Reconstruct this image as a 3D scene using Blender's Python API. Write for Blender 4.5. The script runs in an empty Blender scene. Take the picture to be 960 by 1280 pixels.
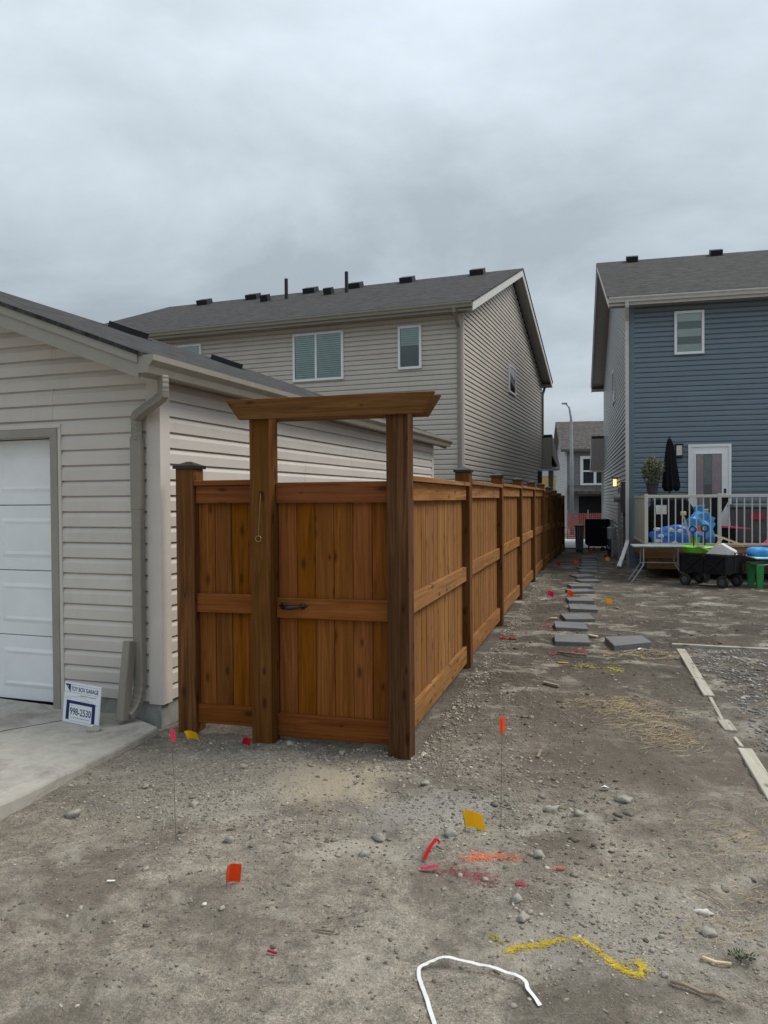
import bpy, math, random
import numpy as np
from mathutils import Matrix, Vector
random.seed(7); rng = np.random.default_rng(11)
S = bpy.context.scene
R = math.radians
COL = S.collection

# ------------------------------------------------------------------ camera
cam_data = bpy.data.cameras.new('camera')
cam = bpy.data.objects.new('camera', cam_data); COL.objects.link(cam)
cam_data.sensor_fit = 'VERTICAL'; cam_data.sensor_height = 36; cam_data.sensor_width = 27
cam_data.lens = 36 * 962 / 1280
cam_data.clip_start = .05; cam_data.clip_end = 3000
cam.matrix_world = Matrix.Translation((0, 0, 1.61)) @ Matrix.Rotation(R(90 - .92), 4, 'X') @ Matrix.Rotation(R(-.42), 4, 'Z')
S.camera = cam
# ------------------------------------------------------------------ sky: overcast, soft light from the right
SUN_EL, SUN_AZ = 52, 78            # azimuth clockwise from +Y
w = bpy.data.worlds.new('World'); S.world = w; w.use_nodes = True
nt = w.node_tree; nt.nodes.clear()
def wn(t, **k):
    n = nt.nodes.new(t)
    for a, b in k.items(): setattr(n, a, b)
    return n
sky = wn('ShaderNodeTexSky', sky_type='NISHITA', sun_disc=False, sun_elevation=R(SUN_EL), sun_rotation=R(SUN_AZ), air_density=1.0, dust_density=2.5)
tc = wn('ShaderNodeTexCoord')
sep = wn('ShaderNodeSeparateXYZ'); nt.links.new(tc.outputs['Generated'], sep.inputs[0])
def wm(op, a, b=None, c=None):
    n = wn('ShaderNodeMath', operation=op)
    for i, v in enumerate((a, b, c)):
        if v is None: continue
        if isinstance(v, (int, float)): n.inputs[i].default_value = v
        else: nt.links.new(v, n.inputs[i])
    return n.outputs[0]
zc = wm('MAXIMUM', sep.outputs[2], 0.0)
inv = wm('DIVIDE', 1.0, wm('ADD', zc, .22))
vec = wn('ShaderNodeCombineXYZ')
nt.links.new(wm('MULTIPLY', sep.outputs[0], inv), vec.inputs[0])
nt.links.new(wm('MULTIPLY', sep.outputs[1], inv), vec.inputs[1])
vec.inputs[2].default_value = 3.7
nz = wn('ShaderNodeTexNoise'); nz.inputs['Scale'].default_value = 1.25; nz.inputs['Detail'].default_value = 7; nz.inputs['Roughness'].default_value = .56; nz.inputs['Distortion'].default_value = .2
nt.links.new(vec.outputs[0], nz.inputs['Vector'])
cr = wn('ShaderNodeValToRGB'); nt.links.new(nz.outputs['Fac'], cr.inputs['Fac'])
cr.color_ramp.elements[0].position = .36; cr.color_ramp.elements[0].color = (2.15, 2.45, 2.68, 1)
cr.color_ramp.elements[1].position = .66; cr.color_ramp.elements[1].color = (3.45, 3.88, 4.22, 1)
# overcast luminance rises gently towards the zenith
lum = wm('MULTIPLY_ADD', zc, 1.05, .78)
mulc = wn('ShaderNodeVectorMath', operation='SCALE'); nt.links.new(cr.outputs[0], mulc.inputs[0]); nt.links.new(lum, mulc.inputs['Scale'])
mx = wn('ShaderNodeMix', data_type='RGBA'); mx.inputs[0].default_value = .93
nt.links.new(sky.outputs[0], mx.inputs[6]); nt.links.new(mulc.outputs[0], mx.inputs[7])
bg = wn('ShaderNodeBackground'); bg.inputs[1].default_value = .1
nt.links.new(mx.outputs[2], bg.inputs[0])
wo = wn('ShaderNodeOutputWorld'); nt.links.new(bg.outputs[0], wo.inputs[0])
sd = bpy.data.lights.new('sun', 'SUN'); sd.energy = 1.5; sd.angle = R(30); sd.color = (1, .94, .86)
sun = bpy.data.objects.new('sun', sd); COL.objects.link(sun)
el, az = R(SUN_EL), R(SUN_AZ)
sun.rotation_euler = Vector((math.sin(az) * math.cos(el), math.cos(az) * math.cos(el), math.sin(el))).to_track_quat('Z', 'Y').to_euler()
S.view_settings.view_transform = 'Standard'; S.view_settings.look = 'None'
S.view_settings.exposure = 0.85; S.view_settings.gamma = 1; S.view_settings.use_curve_mapping = False
S.render.engine = 'CYCLES'; S.cycles.max_bounces = 6; S.cycles.diffuse_bounces = 3; S.cycles.glossy_bounces = 3; S.cycles.transparent_max_bounces = 8

# ------------------------------------------------------------------ materials
class M:
    """small node-tree writer"""
    def __init__(s, name):
        s.m = bpy.data.materials.new(name); s.m.use_nodes = True
        s.t = s.m.node_tree; s.b = s.t.nodes['Principled BSDF']
        s.tc = s.t.nodes.new('ShaderNodeTexCoord'); s.oi = s.t.nodes.new('ShaderNodeObjectInfo')
    def n(s, t, **k):
        x = s.t.nodes.new(t)
        for a, b in k.items(): setattr(x, a, b)
        return x
    def l(s, a, b): s.t.links.new(a, b)
    def math(s, op, a, b=None, c=None, clamp=False):
        x = s.n('ShaderNodeMath', operation=op); x.use_clamp = clamp
        for i, v in enumerate((a, b, c)):
            if v is None: continue
            if isinstance(v, (int, float)): x.inputs[i].default_value = v
            else: s.l(v, x.inputs[i])
        return x.outputs[0]
    def coord(s, scale=(1, 1, 1), rnd=0, rot=(0, 0, 0)):
        mp = s.n('ShaderNodeMapping'); mp.inputs['Scale'].default_value = scale; mp.inputs['Rotation'].default_value = rot
        src = s.tc.outputs['Object']
        if rnd:
            add = s.n('ShaderNodeVectorMath', operation='ADD')
            sc = s.n('ShaderNodeVectorMath', operation='SCALE'); sc.inputs[0].default_value = (rnd, rnd * .73, rnd * 1.31)
            s.l(s.oi.outputs['Random'], sc.inputs['Scale']); s.l(src, add.inputs[0]); s.l(sc.outputs[0], add.inputs[1]); src = add.outputs[0]
        s.l(src, mp.inputs['Vector']); return mp.outputs[0]
    def noise(s, vec, scale, detail=4, rough=.55, dist=0):
        x = s.n('ShaderNodeTexNoise'); s.l(vec, x.inputs['Vector'])
        x.inputs['Scale'].default_value = scale; x.inputs['Detail'].default_value = detail; x.inputs['Roughness'].default_value = rough; x.inputs['Distortion'].default_value = dist
        return x.outputs['Fac']
    def ramp(s, fac, *stops):
        x = s.n('ShaderNodeValToRGB'); s.l(fac, x.inputs[0]); e = x.color_ramp.elements
        while len(e) < len(stops): e.new(.5)
        for i, (p, c) in enumerate(stops):
            e[i].position = p; e[i].color = tuple(c) + (1,) if len(c) == 3 else c
        return x.outputs[0]
    def mix(s, fac, a, b, blend='MIX'):
        x = s.n('ShaderNodeMix', data_type='RGBA', blend_type=blend)
        for i, v in ((0, fac), (6, a), (7, b)):
            if isinstance(v, (int, float)): x.inputs[i].default_value = v
            elif isinstance(v, tuple): x.inputs[i].default_value = v + (1,)
            else: s.l(v, x.inputs[i])
        return x.outputs[2]
    def color(s, c):
        if isinstance(c, tuple): s.b.inputs['Base Color'].default_value = c + (1,)
        else: s.l(c, s.b.inputs['Base Color'])
    def rough(s, r, spec=.5, metal=0):
        if isinstance(r, (int, float)): s.b.inputs['Roughness'].default_value = r
        else: s.l(r, s.b.inputs['Roughness'])
        s.b.inputs['Specular IOR Level'].default_value = spec; s.b.inputs['Metallic'].default_value = metal
    def bump(s, h, strength=.3, dist=.01):
        x = s.n('ShaderNodeBump'); x.inputs['Strength'].default_value = strength; x.inputs['Distance'].default_value = dist
        s.l(h, x.inputs['Height']); s.l(x.outputs[0], s.b.inputs['Normal'])
    def vary(s, c, amt=.1):
        h = s.n('ShaderNodeHueSaturation')
        if isinstance(c, tuple): h.inputs['Color'].default_value = c + (1,)
        else: s.l(c, h.inputs['Color'])
        s.l(s.math('MULTIPLY_ADD', s.oi.outputs['Random'], 2 * amt, 1 - amt), h.inputs['Value'])
        return h.outputs[0]

def plain(name, c, r=.5, spec=.5, metal=0, dirt=.12, scale=6, bump=0):
    m = M(name); f = m.noise(m.coord(rnd=13), scale, 5, .6)
    d = tuple(x * (1 - dirt * 2) for x in c); u = tuple(min(1, x * (1 + dirt)) for x in c)
    m.color(m.ramp(f, (.3, d), (.7, u))); m.rough(r, spec, metal)
    if bump: m.bump(m.noise(m.coord(), scale * 12, 3), bump, .004)
    return m.m

def vinyl(name, c, horiz=(1, 1, 40), dirt=.06, rgh=.5):
    m = M(name)
    f = m.noise(m.coord((.6, .6, 1.2), 9), 2.2, 5, .6); g = m.noise(m.coord(horiz, 5), 3.0, 3, .6)
    col = m.ramp(f, (.3, tuple(x * (1 - dirt) for x in c)), (.7, tuple(x * (1 + dirt) for x in c)))
    dust = m.noise(m.coord((1, 1, .35), 3), 5, 6, .7)
    col = m.mix(m.math('MULTIPLY', m.ramp(dust, (.5, (0, 0, 0)), (.8, (1, 1, 1))), .16), col, (.23, .20, .17))
    m.color(m.vary(col, .022)); m.rough(rgh, .4); m.bump(g, .12, .002); return m.m

def wood(name, c1, c2, axis, dark=1.0, var=.2, rough=.75):
    """stained boards: long grain along `axis`, knots, board to board colour change"""
    m = M(name)
    sc = [26, 26, 26]; sc[axis] = 1.1
    g = m.noise(m.coord(tuple(sc), 31), 1.0, 7, .62, 1.6)
    sc2 = [5, 5, 5]; sc2[axis] = .9
    g2 = m.noise(m.coord(tuple(sc2), 17), 1.0, 4, .6, .6)
    col = m.ramp(g, (.30, tuple(x * .5 * dark for x in c1)), (.5, tuple(x * dark for x in c1)), (.72, tuple(x * dark for x in c2)))
    col = m.mix(m.math('MULTIPLY', m.ramp(g2, (.35, (0, 0, 0)), (.7, (1, 1, 1))), .55), col, tuple(x * .72 * dark for x in (c1[0], c1[1] * .97, c1[2] * .8)))
    spx = m.n('ShaderNodeSeparateXYZ'); m.l(m.coord((1, 1, 1), 23), spx.inputs[0]); oth = [i for i in range(3) if i != axis]
    cmb = m.n('ShaderNodeCombineXYZ'); m.l(m.math('MULTIPLY', m.math('ADD', spx.outputs[oth[0]], spx.outputs[oth[1]]), 8.5), cmb.inputs[0]); m.l(m.math('MULTIPLY', spx.outputs[axis], 3.4), cmb.inputs[1])
    v = m.n('ShaderNodeTexVoronoi', voronoi_dimensions='2D'); m.l(cmb.outputs[0], v.inputs['Vector']); v.inputs['Scale'].default_value = 1; v.inputs['Randomness'].default_value = 1
    ksel = m.n('ShaderNodeSeparateColor'); m.l(v.outputs['Color'], ksel.inputs[0])
    k = m.ramp(m.math('DIVIDE', v.outputs['Distance'], m.math('MULTIPLY_ADD', ksel.outputs[1], 1.1, .45)), (.055, (1, 1, 1)), (.105, (.35, .35, .35)), (.17, (0, 0, 0)))
    sel = m.n('ShaderNodeSeparateColor'); m.l(v.outputs['Color'], sel.inputs[0]); k = m.math('MULTIPLY', k, m.math('GREATER_THAN', sel.outputs[0], .5))
    col = m.mix(m.math('MULTIPLY', k, .8), col, tuple(x * .28 * dark for x in c1))
    # hue drift between boards: some redder, some olive
    h = m.n('ShaderNodeHueSaturation'); m.l(col, h.inputs['Color'])
    r2 = m.math('FRACT', m.math('MULTIPLY', m.oi.outputs['Random'], 7.31))
    m.l(m.math('MULTIPLY_ADD', r2, .008, .4945), h.inputs['Hue'])
    m.l(m.math('MULTIPLY_ADD', m.oi.outputs['Random'], 2 * var, 1.07 - var), h.inputs['Value'])
    m.l(m.math('MULTIPLY_ADD', m.math('FRACT', m.math('MULTIPLY', m.oi.outputs['Random'], 3.77)), .10, 1.02), h.inputs['Saturation'])
    m.color(h.outputs[0]); m.rough(.85, .12); m.bump(g, .35, .003); return m.m

def shingles(name, c, swap=False):
    m = M(name)
    mp = m.coord((1, 1, 1), 0, (0, 0, R(90)) if swap else (0, 0, 0))
    br = m.n('ShaderNodeTexBrick'); m.l(mp, br.inputs['Vector'])
    br.inputs['Scale'].default_value = 1; br.inputs['Brick Width'].default_value = .31; br.inputs['Row Height'].default_value = .13; br.inputs['Mortar Size'].default_value = .006
    br.inputs['Mortar Smooth'].default_value = .3; br.offset = .42; br.inputs['Bias'].default_value = 0
    br.inputs['Color1'].default_value = tuple(x * .62 for x in c) + (1,); br.inputs['Color2'].default_value = tuple(x * 1.4 for x in c) + (1,); br.inputs['Mortar'].default_value = tuple(x * .35 for x in c) + (1,)
    f = m.noise(m.coord((1, 2.6, 1) if not swap else (2.6, 1, 1)), 4.2, 5, .8)
    big = m.noise(m.coord((1, 1, 1)), 1.2, 3, .6)
    col = m.mix(.6, br.outputs['Color'], m.ramp(f, (.40, tuple(x * .25 for x in c)), (.60, tuple(x * 2.1 for x in c))))
    col = m.mix(m.math('MULTIPLY', big, .25), col, c)
    m.color(col); m.rough(.95, .2); m.bump(br.outputs['Fac'], -.6, .008); return m.m

def concrete(name, c, bscale=40):
    m = M(name); co = m.coord(rnd=3)
    a = m.noise(co, 1.3, 6, .62); b = m.noise(co, 14, 5, .65); st = m.noise(co, 3.1, 5, .7, .8)
    col = m.ramp(a, (.3, tuple(x * .72 for x in c)), (.7, tuple(x * 1.12 for x in c)))
    col = m.mix(.35, col, m.ramp(b, (.3, tuple(x * .6 for x in c)), (.7, tuple(x * 1.2 for x in c))))
    col = m.mix(m.math('MULTIPLY', m.ramp(st, (.50, (0, 0, 0)), (.68, (1, 1, 1))), .55), col, (.17, .145, .12))
    m.color(col); m.rough(.88, .25); m.bump(m.noise(co, bscale, 5, .7), .35, .004); return m.m

def dirt():
    m = M('compacted_dirt'); co = m.coord()
    big = m.noise(co, .55, 5, .6, .4); mid = m.noise(co, 2.6, 6, .62, .3); fine = m.noise(co, 17, 6, .68); grit = m.noise(co, 85, 5, .75); gr2 = m.noise(co, 210, 3, .7)
    col = m.ramp(mid, (.30, (.215, .186, .150)), (.5, (.345, .308, .255)), (.70, (.50, .455, .385)))
    far = m.ramp(big, (.36, (0, 0, 0)), (.64, (1, 1, 1)))
    col = m.mix(m.math('MULTIPLY', far, .55), col, (.44, .40, .335))
    # darker soil colour in the side yard further back, paler in the foreground
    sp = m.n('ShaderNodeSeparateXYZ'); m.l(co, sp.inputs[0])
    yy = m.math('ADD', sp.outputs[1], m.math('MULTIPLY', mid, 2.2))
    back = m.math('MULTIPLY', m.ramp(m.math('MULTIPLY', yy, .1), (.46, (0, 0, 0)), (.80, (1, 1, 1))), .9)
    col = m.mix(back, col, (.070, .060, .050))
    col = m.mix(.42, col, m.mix(1.0, col, m.ramp(fine, (.34, (.30, .29, .28)), (.66, (1.6, 1.57, 1.52))), 'MULTIPLY'))
    col = m.mix(.75, col, m.mix(1.0, col, m.ramp(grit, (.3, (.4, .4, .4)), (.52, (1, 1, 1)), (.75, (1.75, 1.72, 1.66))), 'MULTIPLY'))
    col = m.mix(.6, col, m.mix(1.0, col, m.ramp(gr2, (.32, (.45, .44, .43)), (.5, (1, 1, 1)), (.7, (1.7, 1.66, 1.6))), 'MULTIPLY'))
    blot = m.noise(m.coord((1, .8, 1), 0, (0, 0, .5)), 1.05, 6, .66, .9)
    col = m.mix(m.math('MULTIPLY', m.ramp(blot, (.46, (0, 0, 0)), (.58, (1, 1, 1))), .66), col, (.160, .136, .110))
    pale = m.noise(m.coord((1, 1.3, 1), 0, (0, 0, 1.1)), 2.1, 6, .7, .5)
    col = m.mix(m.math('MULTIPLY', m.ramp(pale, (.52, (0, 0, 0)), (.66, (1, 1, 1))), .62), col, (.56, .515, .43))
    # sandy clay fan in front of the gate
    def blob(cx, cy, rx, ry, seed):
        dx = m.math('DIVIDE', m.math('SUBTRACT', sp.outputs[0], cx), rx); dy = m.math('DIVIDE', m.math('SUBTRACT', sp.outputs[1], cy), ry)
        d = m.math('SQRT', m.math('ADD', m.math('MULTIPLY', dx, dx), m.math('MULTIPLY', dy, dy)))
        d = m.math('ADD', d, m.math('MULTIPLY', m.math('SUBTRACT', m.noise(co, seed, 5, .6), .5), 1.5))
        return m.ramp(d, (.5, (1, 1, 1)), (1.05, (0, 0, 0)))
    col = m.mix(m.math('MULTIPLY', blob(-.33, 4.4, .5, .42, 4.0), .75), col, (.52, .45, .33))
    col = m.mix(m.math('MULTIPLY', blob(-1.05, 4.4, .75, .55, 4.6), .6), col, (.40, .365, .31))
    col = m.mix(m.math('MULTIPLY', blob(.25, 4.0, .5, .32, 5.2), .6), col, (.46, .445, .405))
    col = m.mix(m.math('MULTIPLY', blob(.95, 2.85, .5, .4, 5.6), .45), col, (.44, .415, .37))
    col = m.mix(m.math('MULTIPLY', blob(1.6, 5.3, 1.15, 1.7, 2.2), .62), col, (.155, .130, .104))
    m.color(col); m.rough(.95, .15)
    h = m.math('ADD', m.math('MULTIPLY', fine, 1.0), m.math('ADD', m.math('MULTIPLY', grit, .45), m.math('MULTIPLY', gr2, .16)))
    m.bump(h, 1.0, .035); return m.m

def stone_mat(name, lo, hi):
    m = M(name); g = m.n('ShaderNodeNewGeometry')
    col = m.ramp(g.outputs['Random Per Island'], (0, lo), (.7, tuple((a + b) / 2 for a, b in zip(lo, hi))), (1, hi))
    f = m.noise(m.coord(), 60, 4, .7)
    m.color(m.mix(.5, col, m.mix(1.0, col, m.ramp(f, (.3, (.5, .5, .5)), (.7, (1.35, 1.33, 1.3))), 'MULTIPLY'))); m.rough(.92, .2); m.bump(f, .4, .003); return m.m

def glass_pane(name, tint=(.88, .94, .93)):
    m = M(name); t = m.t; t.nodes.remove(m.b)
    tr = m.n('ShaderNodeBsdfTransparent'); tr.inputs[0].default_value = tint + (1,)
    gl = m.n('ShaderNodeBsdfGlossy'); gl.inputs['Roughness'].default_value = .03
    fr = m.n('ShaderNodeFresnel'); fr.inputs[0].default_value = 1.6
    ms = m.n('ShaderNodeMixShader'); m.l(m.math('ADD', fr.outputs[0], .02, clamp=True), ms.inputs[0]); m.l(tr.outputs[0], ms.inputs[1]); m.l(gl.outputs[0], ms.inputs[2])
    m.l(ms.outputs[0], t.nodes['Material Output'].inputs[0]); return m.m

def flag_mat(name, c):
    m = M(name); m.color(c); m.rough(.7, .2)
    tl = m.n('ShaderNodeBsdfTranslucent'); tl.inputs[0].default_value = c + (1,)
    ms = m.n('ShaderNodeMixShader'); ms.inputs[0].default_value = .45; m.l(m.b.outputs[0], ms.inputs[1]); m.l(tl.outputs[0], ms.inputs[2]); m.l(ms.outputs[0], m.t.nodes['Material Output'].inputs[0]); return m.m
def emit(name, c, s):
    m = M(name); m.color(c); m.b.inputs['Emission Color'].default_value = c + (1,); m.b.inputs['Emission Strength'].default_value = s; return m.m

MT = dict(
    beige=vinyl('beige_vinyl', (.56, .52, .47)), hbeige=vinyl('taupe_vinyl', (.535, .49, .435), rgh=.4), trim=vinyl('beige_trim', (.57, .525, .48)),
    taupe=plain('taupe_aluminium', (.245, .225, .185), .45, .5, 0, .05), taupe_l=plain('light_taupe_aluminium', (.29, .27, .225), .45, .5, 0, .05),
    blue=vinyl('slate_blue_vinyl', (.152, .200, .240), rgh=.36), bluetrim=vinyl('slate_blue_trim', (.14, .195, .235)), grey=vinyl('grey_vinyl', (.31, .315, .32), rgh=.32), dgrey=vinyl('dark_grey_vinyl', (.18, .182, .186)),
    white=plain('white_paint', (.80, .81, .82), .4, .5, 0, .03), door=plain('garage_door_white', (.80, .82, .83), .42, .5, 0, .035, 3), greyw=plain('grey_white_fascia', (.58, .57, .545), .5, .4, 0, .05), soffit=plain('soffit', (.34, .32, .295), .6, .3, 0, .04),
    roof=shingles('charcoal_shingles', (.048, .046, .045)), roof_s=shingles('charcoal_shingles_turned', (.040, .038, .038), True), roofb=shingles('brown_grey_shingles', (.08, .073, .07)),
    vent=plain('black_vent_plastic', (.012, .013, .015), .5, .4), concrete=concrete('concrete', (.43, .405, .36)), fnd=concrete('foundation_concrete', (.32, .32, .305)), paver=concrete('paver_concrete', (.165, .168, .17)), walk=concrete('sidewalk_concrete', (.55, .54, .52)), asphalt=concrete('asphalt', (.06, .06, .06)),
    dirt=dirt(), gravel=stone_mat('gravel_stones', (.19, .168, .135), (.47, .43, .36)), rock=stone_mat('rock', (.29, .27, .235), (.40, .375, .325)), palerock=stone_mat('pale_rock', (.55, .53, .47), (.62, .60, .55)),
    clod=stone_mat('soil_clods', (.115, .10, .082), (.29, .258, .212)), padgravel=stone_mat('grey_crushed_stone', (.15, .148, .14), (.42, .41, .385)),
    wv=wood('gate_board_wood', (.205, .080, .024), (.285, .122, .042), 2, var=.2), wvs=wood('lit_fence_board_wood', (.235, .117, .048), (.320, .180, .083), 2, var=.12), wh=wood('rail_wood_cross', (.200, .075, .028), (.275, .115, .047), 0, var=.1), why=wood('lit_rail_wood_along', (.255, .130, .056), (.350, .200, .096), 1, var=.08),  # side fence boards and along rails: light from the right put into paler colours
    wp=wood('post_wood', (.130, .060, .022), (.205, .104, .043), 2, var=.12), wb=wood('beam_wood', (.135, .068, .030), (.225, .122, .060), 0, var=.06), wpd=wood('dark_post_wood', (.085, .042, .018), (.175, .092, .040), 2, var=.1), weather=wood('weathered_plank', (.40, .375, .33), (.55, .52, .46), 0, var=.1), ply=wood('skirting_wood', (.20, .125, .075), (.28, .18, .11), 0), stick=wood('dry_stick', (.25, .205, .16), (.36, .30, .24), 0), palewood=wood('bare_wood', (.62, .50, .33), (.74, .62, .44), 0, var=.05),
    black=plain('black_metal', (.010, .010, .010), .4, .5), blackcloth=plain('black_fabric', (.012, .013, .017), .9, .2, 0, .2, 12), rubber=plain('rubber', (.03, .03, .03), .8, .2), galv=plain('galvanised_steel', (.42, .44, .45), .45, .5, .4), wire=plain('flag_wire', (.20, .19, .18), .5, .5, .6),
    orange=flag_mat('orange_flag', (.95, .14, .03)), yellow=flag_mat('yellow_flag', (.95, .62, .02)), pink=flag_mat('pink_flag', (.85, .04, .16)), red=flag_mat('red_flag', (.62, .018, .03)),
    py=plain('yellow_spray_paint', (.62, .45, .03), .85, .2, 0, .15, 30), po=plain('orange_spray_paint', (.80, .20, .08), .75, .2, 0, .15, 30), pp=plain('crimson_spray_paint', (.30, .06, .07), .75, .2, 0, .2, 30), pyo=plain('dull_yellow_spray_paint', (.30, .25, .06), .8, .2, 0, .2, 30),
    straw=stone_mat('straw', (.26, .20, .11), (.50, .40, .25)), leaf=stone_mat('leaf_green', (.05, .085, .035), (.14, .18, .09)), dry=stone_mat('dry_grass_heads', (.22, .20, .12), (.45, .42, .30)),
    glass=glass_pane('window_glass'), dark=plain('dark_interior', (.02, .022, .025), .9, .1), blind=plain('pale_green_blind', (.58, .68, .65), .6, .3, 0, .03), blindw=plain('white_blind', (.62, .66, .63), .6, .3, 0, .03), curtain_and_reflection=plain('pink_curtain', (.86, .44, .54), .9, .1, 0, .1), grey_reflection=plain('grey_pane_reflection', (.25, .25, .30), .9, .1),
    rail=plain('cream_aluminium_railing', (.52, .50, .43), .4, .5, 0, .04), railp=plain('cream_privacy_panel', (.44, .42, .34), .5, .4, 0, .05), bluep=plain('bright_blue_plastic', (.03, .20, .68), .4, .5, 0, .2, 9), sky_blue=plain('light_blue_plastic', (.06, .34, .78), .4, .5, 0, .2, 9), lime=plain('lime_plastic', (.22, .66, .05), .4, .5), greenp=plain('green_plastic', (.02, .26, .06), .4, .5), aqua=plain('aqua_plastic', (.42, .74, .74), .4, .5), redp=plain('red_plastic', (.38, .015, .05), .4, .5), pinkp=plain('pink_plastic', (.72, .05, .20), .4, .5), yel=plain('yellow_plastic', (.80, .62, .06), .4, .5), tabletop=plain('grey_table_top', (.27, .31, .31), .75, .2), greyp=plain('grey_plastic', (.075, .08, .085), .5, .4), paper=plain('white_card', (.75, .75, .72), .7, .2), orp=plain('orange_card', (.75, .18, .03), .5, .3), pot=plain('dark_plant_pot', (.05, .05, .055), .6, .3),
    strap=plain('white_strap', (.72, .72, .70), .55, .3, 0, .06, 20), snow=plain('orange_red_mesh', (.50, .16, .14), .6, .2), navy=plain('navy_print', (.012, .018, .11), .5, .3, 0, .04), signw=plain('white_sign_board', (.74, .77, .80), .45, .3, 0, .03), grint=plain('grey_print', (.32, .34, .36), .5, .3), lamp=emit('lit_lamp_glass', (1.0, .62, .26), .9), lglass=plain('frosted_lamp_glass', (.6, .6, .52), .4, .5), osb=plain('sheathing_board', (.55, .36, .16), .9, .1), brick=plain('far_red_brick', (.20, .06, .05), .9, .1), wrap=plain('pale_house_wrap', (.48, .53, .60), .7, .2), pole=plain('grey_steel_pole', (.36, .39, .41), .4, .5, .3), gold=plain('brass', (.45, .33, .16), .35, .5, .8))

# ------------------------------------------------------------------ mesh helpers
class MB:
    def __init__(s): s.v = []; s.f = []
    def add(s, vs, fs):
        o = len(s.v); s.v += [tuple(p) for p in vs]; s.f += [tuple(i + o for i in f) for f in fs]; return s
    def box(s, x0, x1, y0, y1, z0, z1):
        vs = [(x, y, z) for x in (x0, x1) for y in (y0, y1) for z in (z0, z1)]
        return s.add(vs, [(0, 1, 3, 2), (4, 6, 7, 5), (0, 4, 5, 1), (2, 3, 7, 6), (0, 2, 6, 4), (1, 5, 7, 3)])
    def beam(s, a, b, wx, wy, up=(0, 0, 1)):
        a, b = Vector(a), Vector(b); d = (b - a).normalized(); u = Vector(up)
        if abs(d.dot(u)) > .95: u = Vector((1, 0, 0))
        x = d.cross(u).normalized(); y = x.cross(d)
        vs = [p + x * i * wx / 2 + y * j * wy / 2 for p in (a, b) for i, j in ((-1, -1), (1, -1), (1, 1), (-1, 1))]
        return s.add(vs, [(0, 3, 2, 1), (4, 5, 6, 7), (0, 1, 5, 4), (1, 2, 6, 5), (2, 3, 7, 6), (3, 0, 4, 7)])
    def prism(s, poly, axis, a, b):
        """extrude a 2D polygon along axis 0/1/2; polygon coordinates are the other two axes in order"""
        n = len(poly); vs = []
        for t in (a, b):
            for p, q in poly: vs.append({0: (t, p, q), 1: (p, t, q), 2: (p, q, t)}[axis])
        return s.add(vs, [tuple(range(n)), tuple(range(2 * n - 1, n - 1, -1))] + [(i, n + i, n + (i + 1) % n, (i + 1) % n) for i in range(n)])
    def tube(s, path, r, n=8, cap=True):
        path = [Vector(p) for p in path]; rr = r if isinstance(r, (list, tuple)) else [r] * len(path); rings = []
        prev = None
        for i, p in enumerate(path):
            d = (path[min(i + 1, len(path) - 1)] - path[max(i - 1, 0)]).normalized()
            u = prev if prev is not None else (Vector((0, 0, 1)) if abs(d.z) < .9 else Vector((1, 0, 0)))
            x = (u - d * u.dot(d)).normalized(); prev = x; y = d.cross(x)
            rings.append([p + (x * math.cos(2 * math.pi * k / n) + y * math.sin(2 * math.pi * k / n)) * rr[i] for k in range(n)])
        vs = [q for ring in rings for q in ring]; fs = []
        for i in range(len(path) - 1):
            for k in range(n): fs.append((i * n + k, i * n + (k + 1) % n, (i + 1) * n + (k + 1) % n, (i + 1) * n + k))
        if cap: fs += [tuple(range(n - 1, -1, -1)), tuple(range((len(path) - 1) * n, len(path) * n))]
        return s.add(vs, fs)
    def lathe(s, prof, c=(0, 0, 0), n=16):
        vs = [(c[0] + r * math.cos(2 * math.pi * k / n), c[1] + r * math.sin(2 * math.pi * k / n), c[2] + z) for r, z in prof for k in range(n)]
        fs = [(i * n + k, i * n + (k + 1) % n, (i + 1) * n + (k + 1) % n, (i + 1) * n + k) for i in range(len(prof) - 1) for k in range(n)]
        return s.add(vs, fs + [tuple(range(n - 1, -1, -1)), tuple(range((len(prof) - 1) * n, len(prof) * n))])
    def mesh(s, name):
        me = bpy.data.meshes.new(name); me.from_pydata(s.v, [], s.f); me.update(); return me
    def build(s, name, mat, parent=None, bevel=0, smooth=False):
        me = s.mesh(name); me.materials.append(MT[mat] if isinstance(mat, str) else mat)
        o = bpy.data.objects.new(name, me); COL.objects.link(o); o.parent = parent
        if smooth:
            for p in me.polygons: p.use_smooth = True
        if bevel:
            b = o.modifiers.new('bevel', 'BEVEL'); b.width = bevel; b.segments = 1; b.limit_method = 'ANGLE'
        return o
def tag(o, label=None, cat=None, group=None, kind=None):
    if label: o['label'] = label
    if cat: o['category'] = cat
    if group: o['group'] = group
    if kind: o['kind'] = kind
    return o
def thing(name, label, cat, loc=(0, 0, 0), rz=0, group=None):
    o = bpy.data.objects.new(name, None); COL.objects.link(o); o.location = loc; o.rotation_euler = (0, 0, rz); o.empty_display_size = .1
    return tag(o, label, cat, group)
def share(name, me, parent, loc=(0, 0, 0), rot=(0, 0, 0), scale=(1, 1, 1)):
    o = bpy.data.objects.new(name, me); COL.objects.link(o); o.parent = parent; o.location = loc; o.rotation_euler = rot; o.scale = scale; return o
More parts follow.
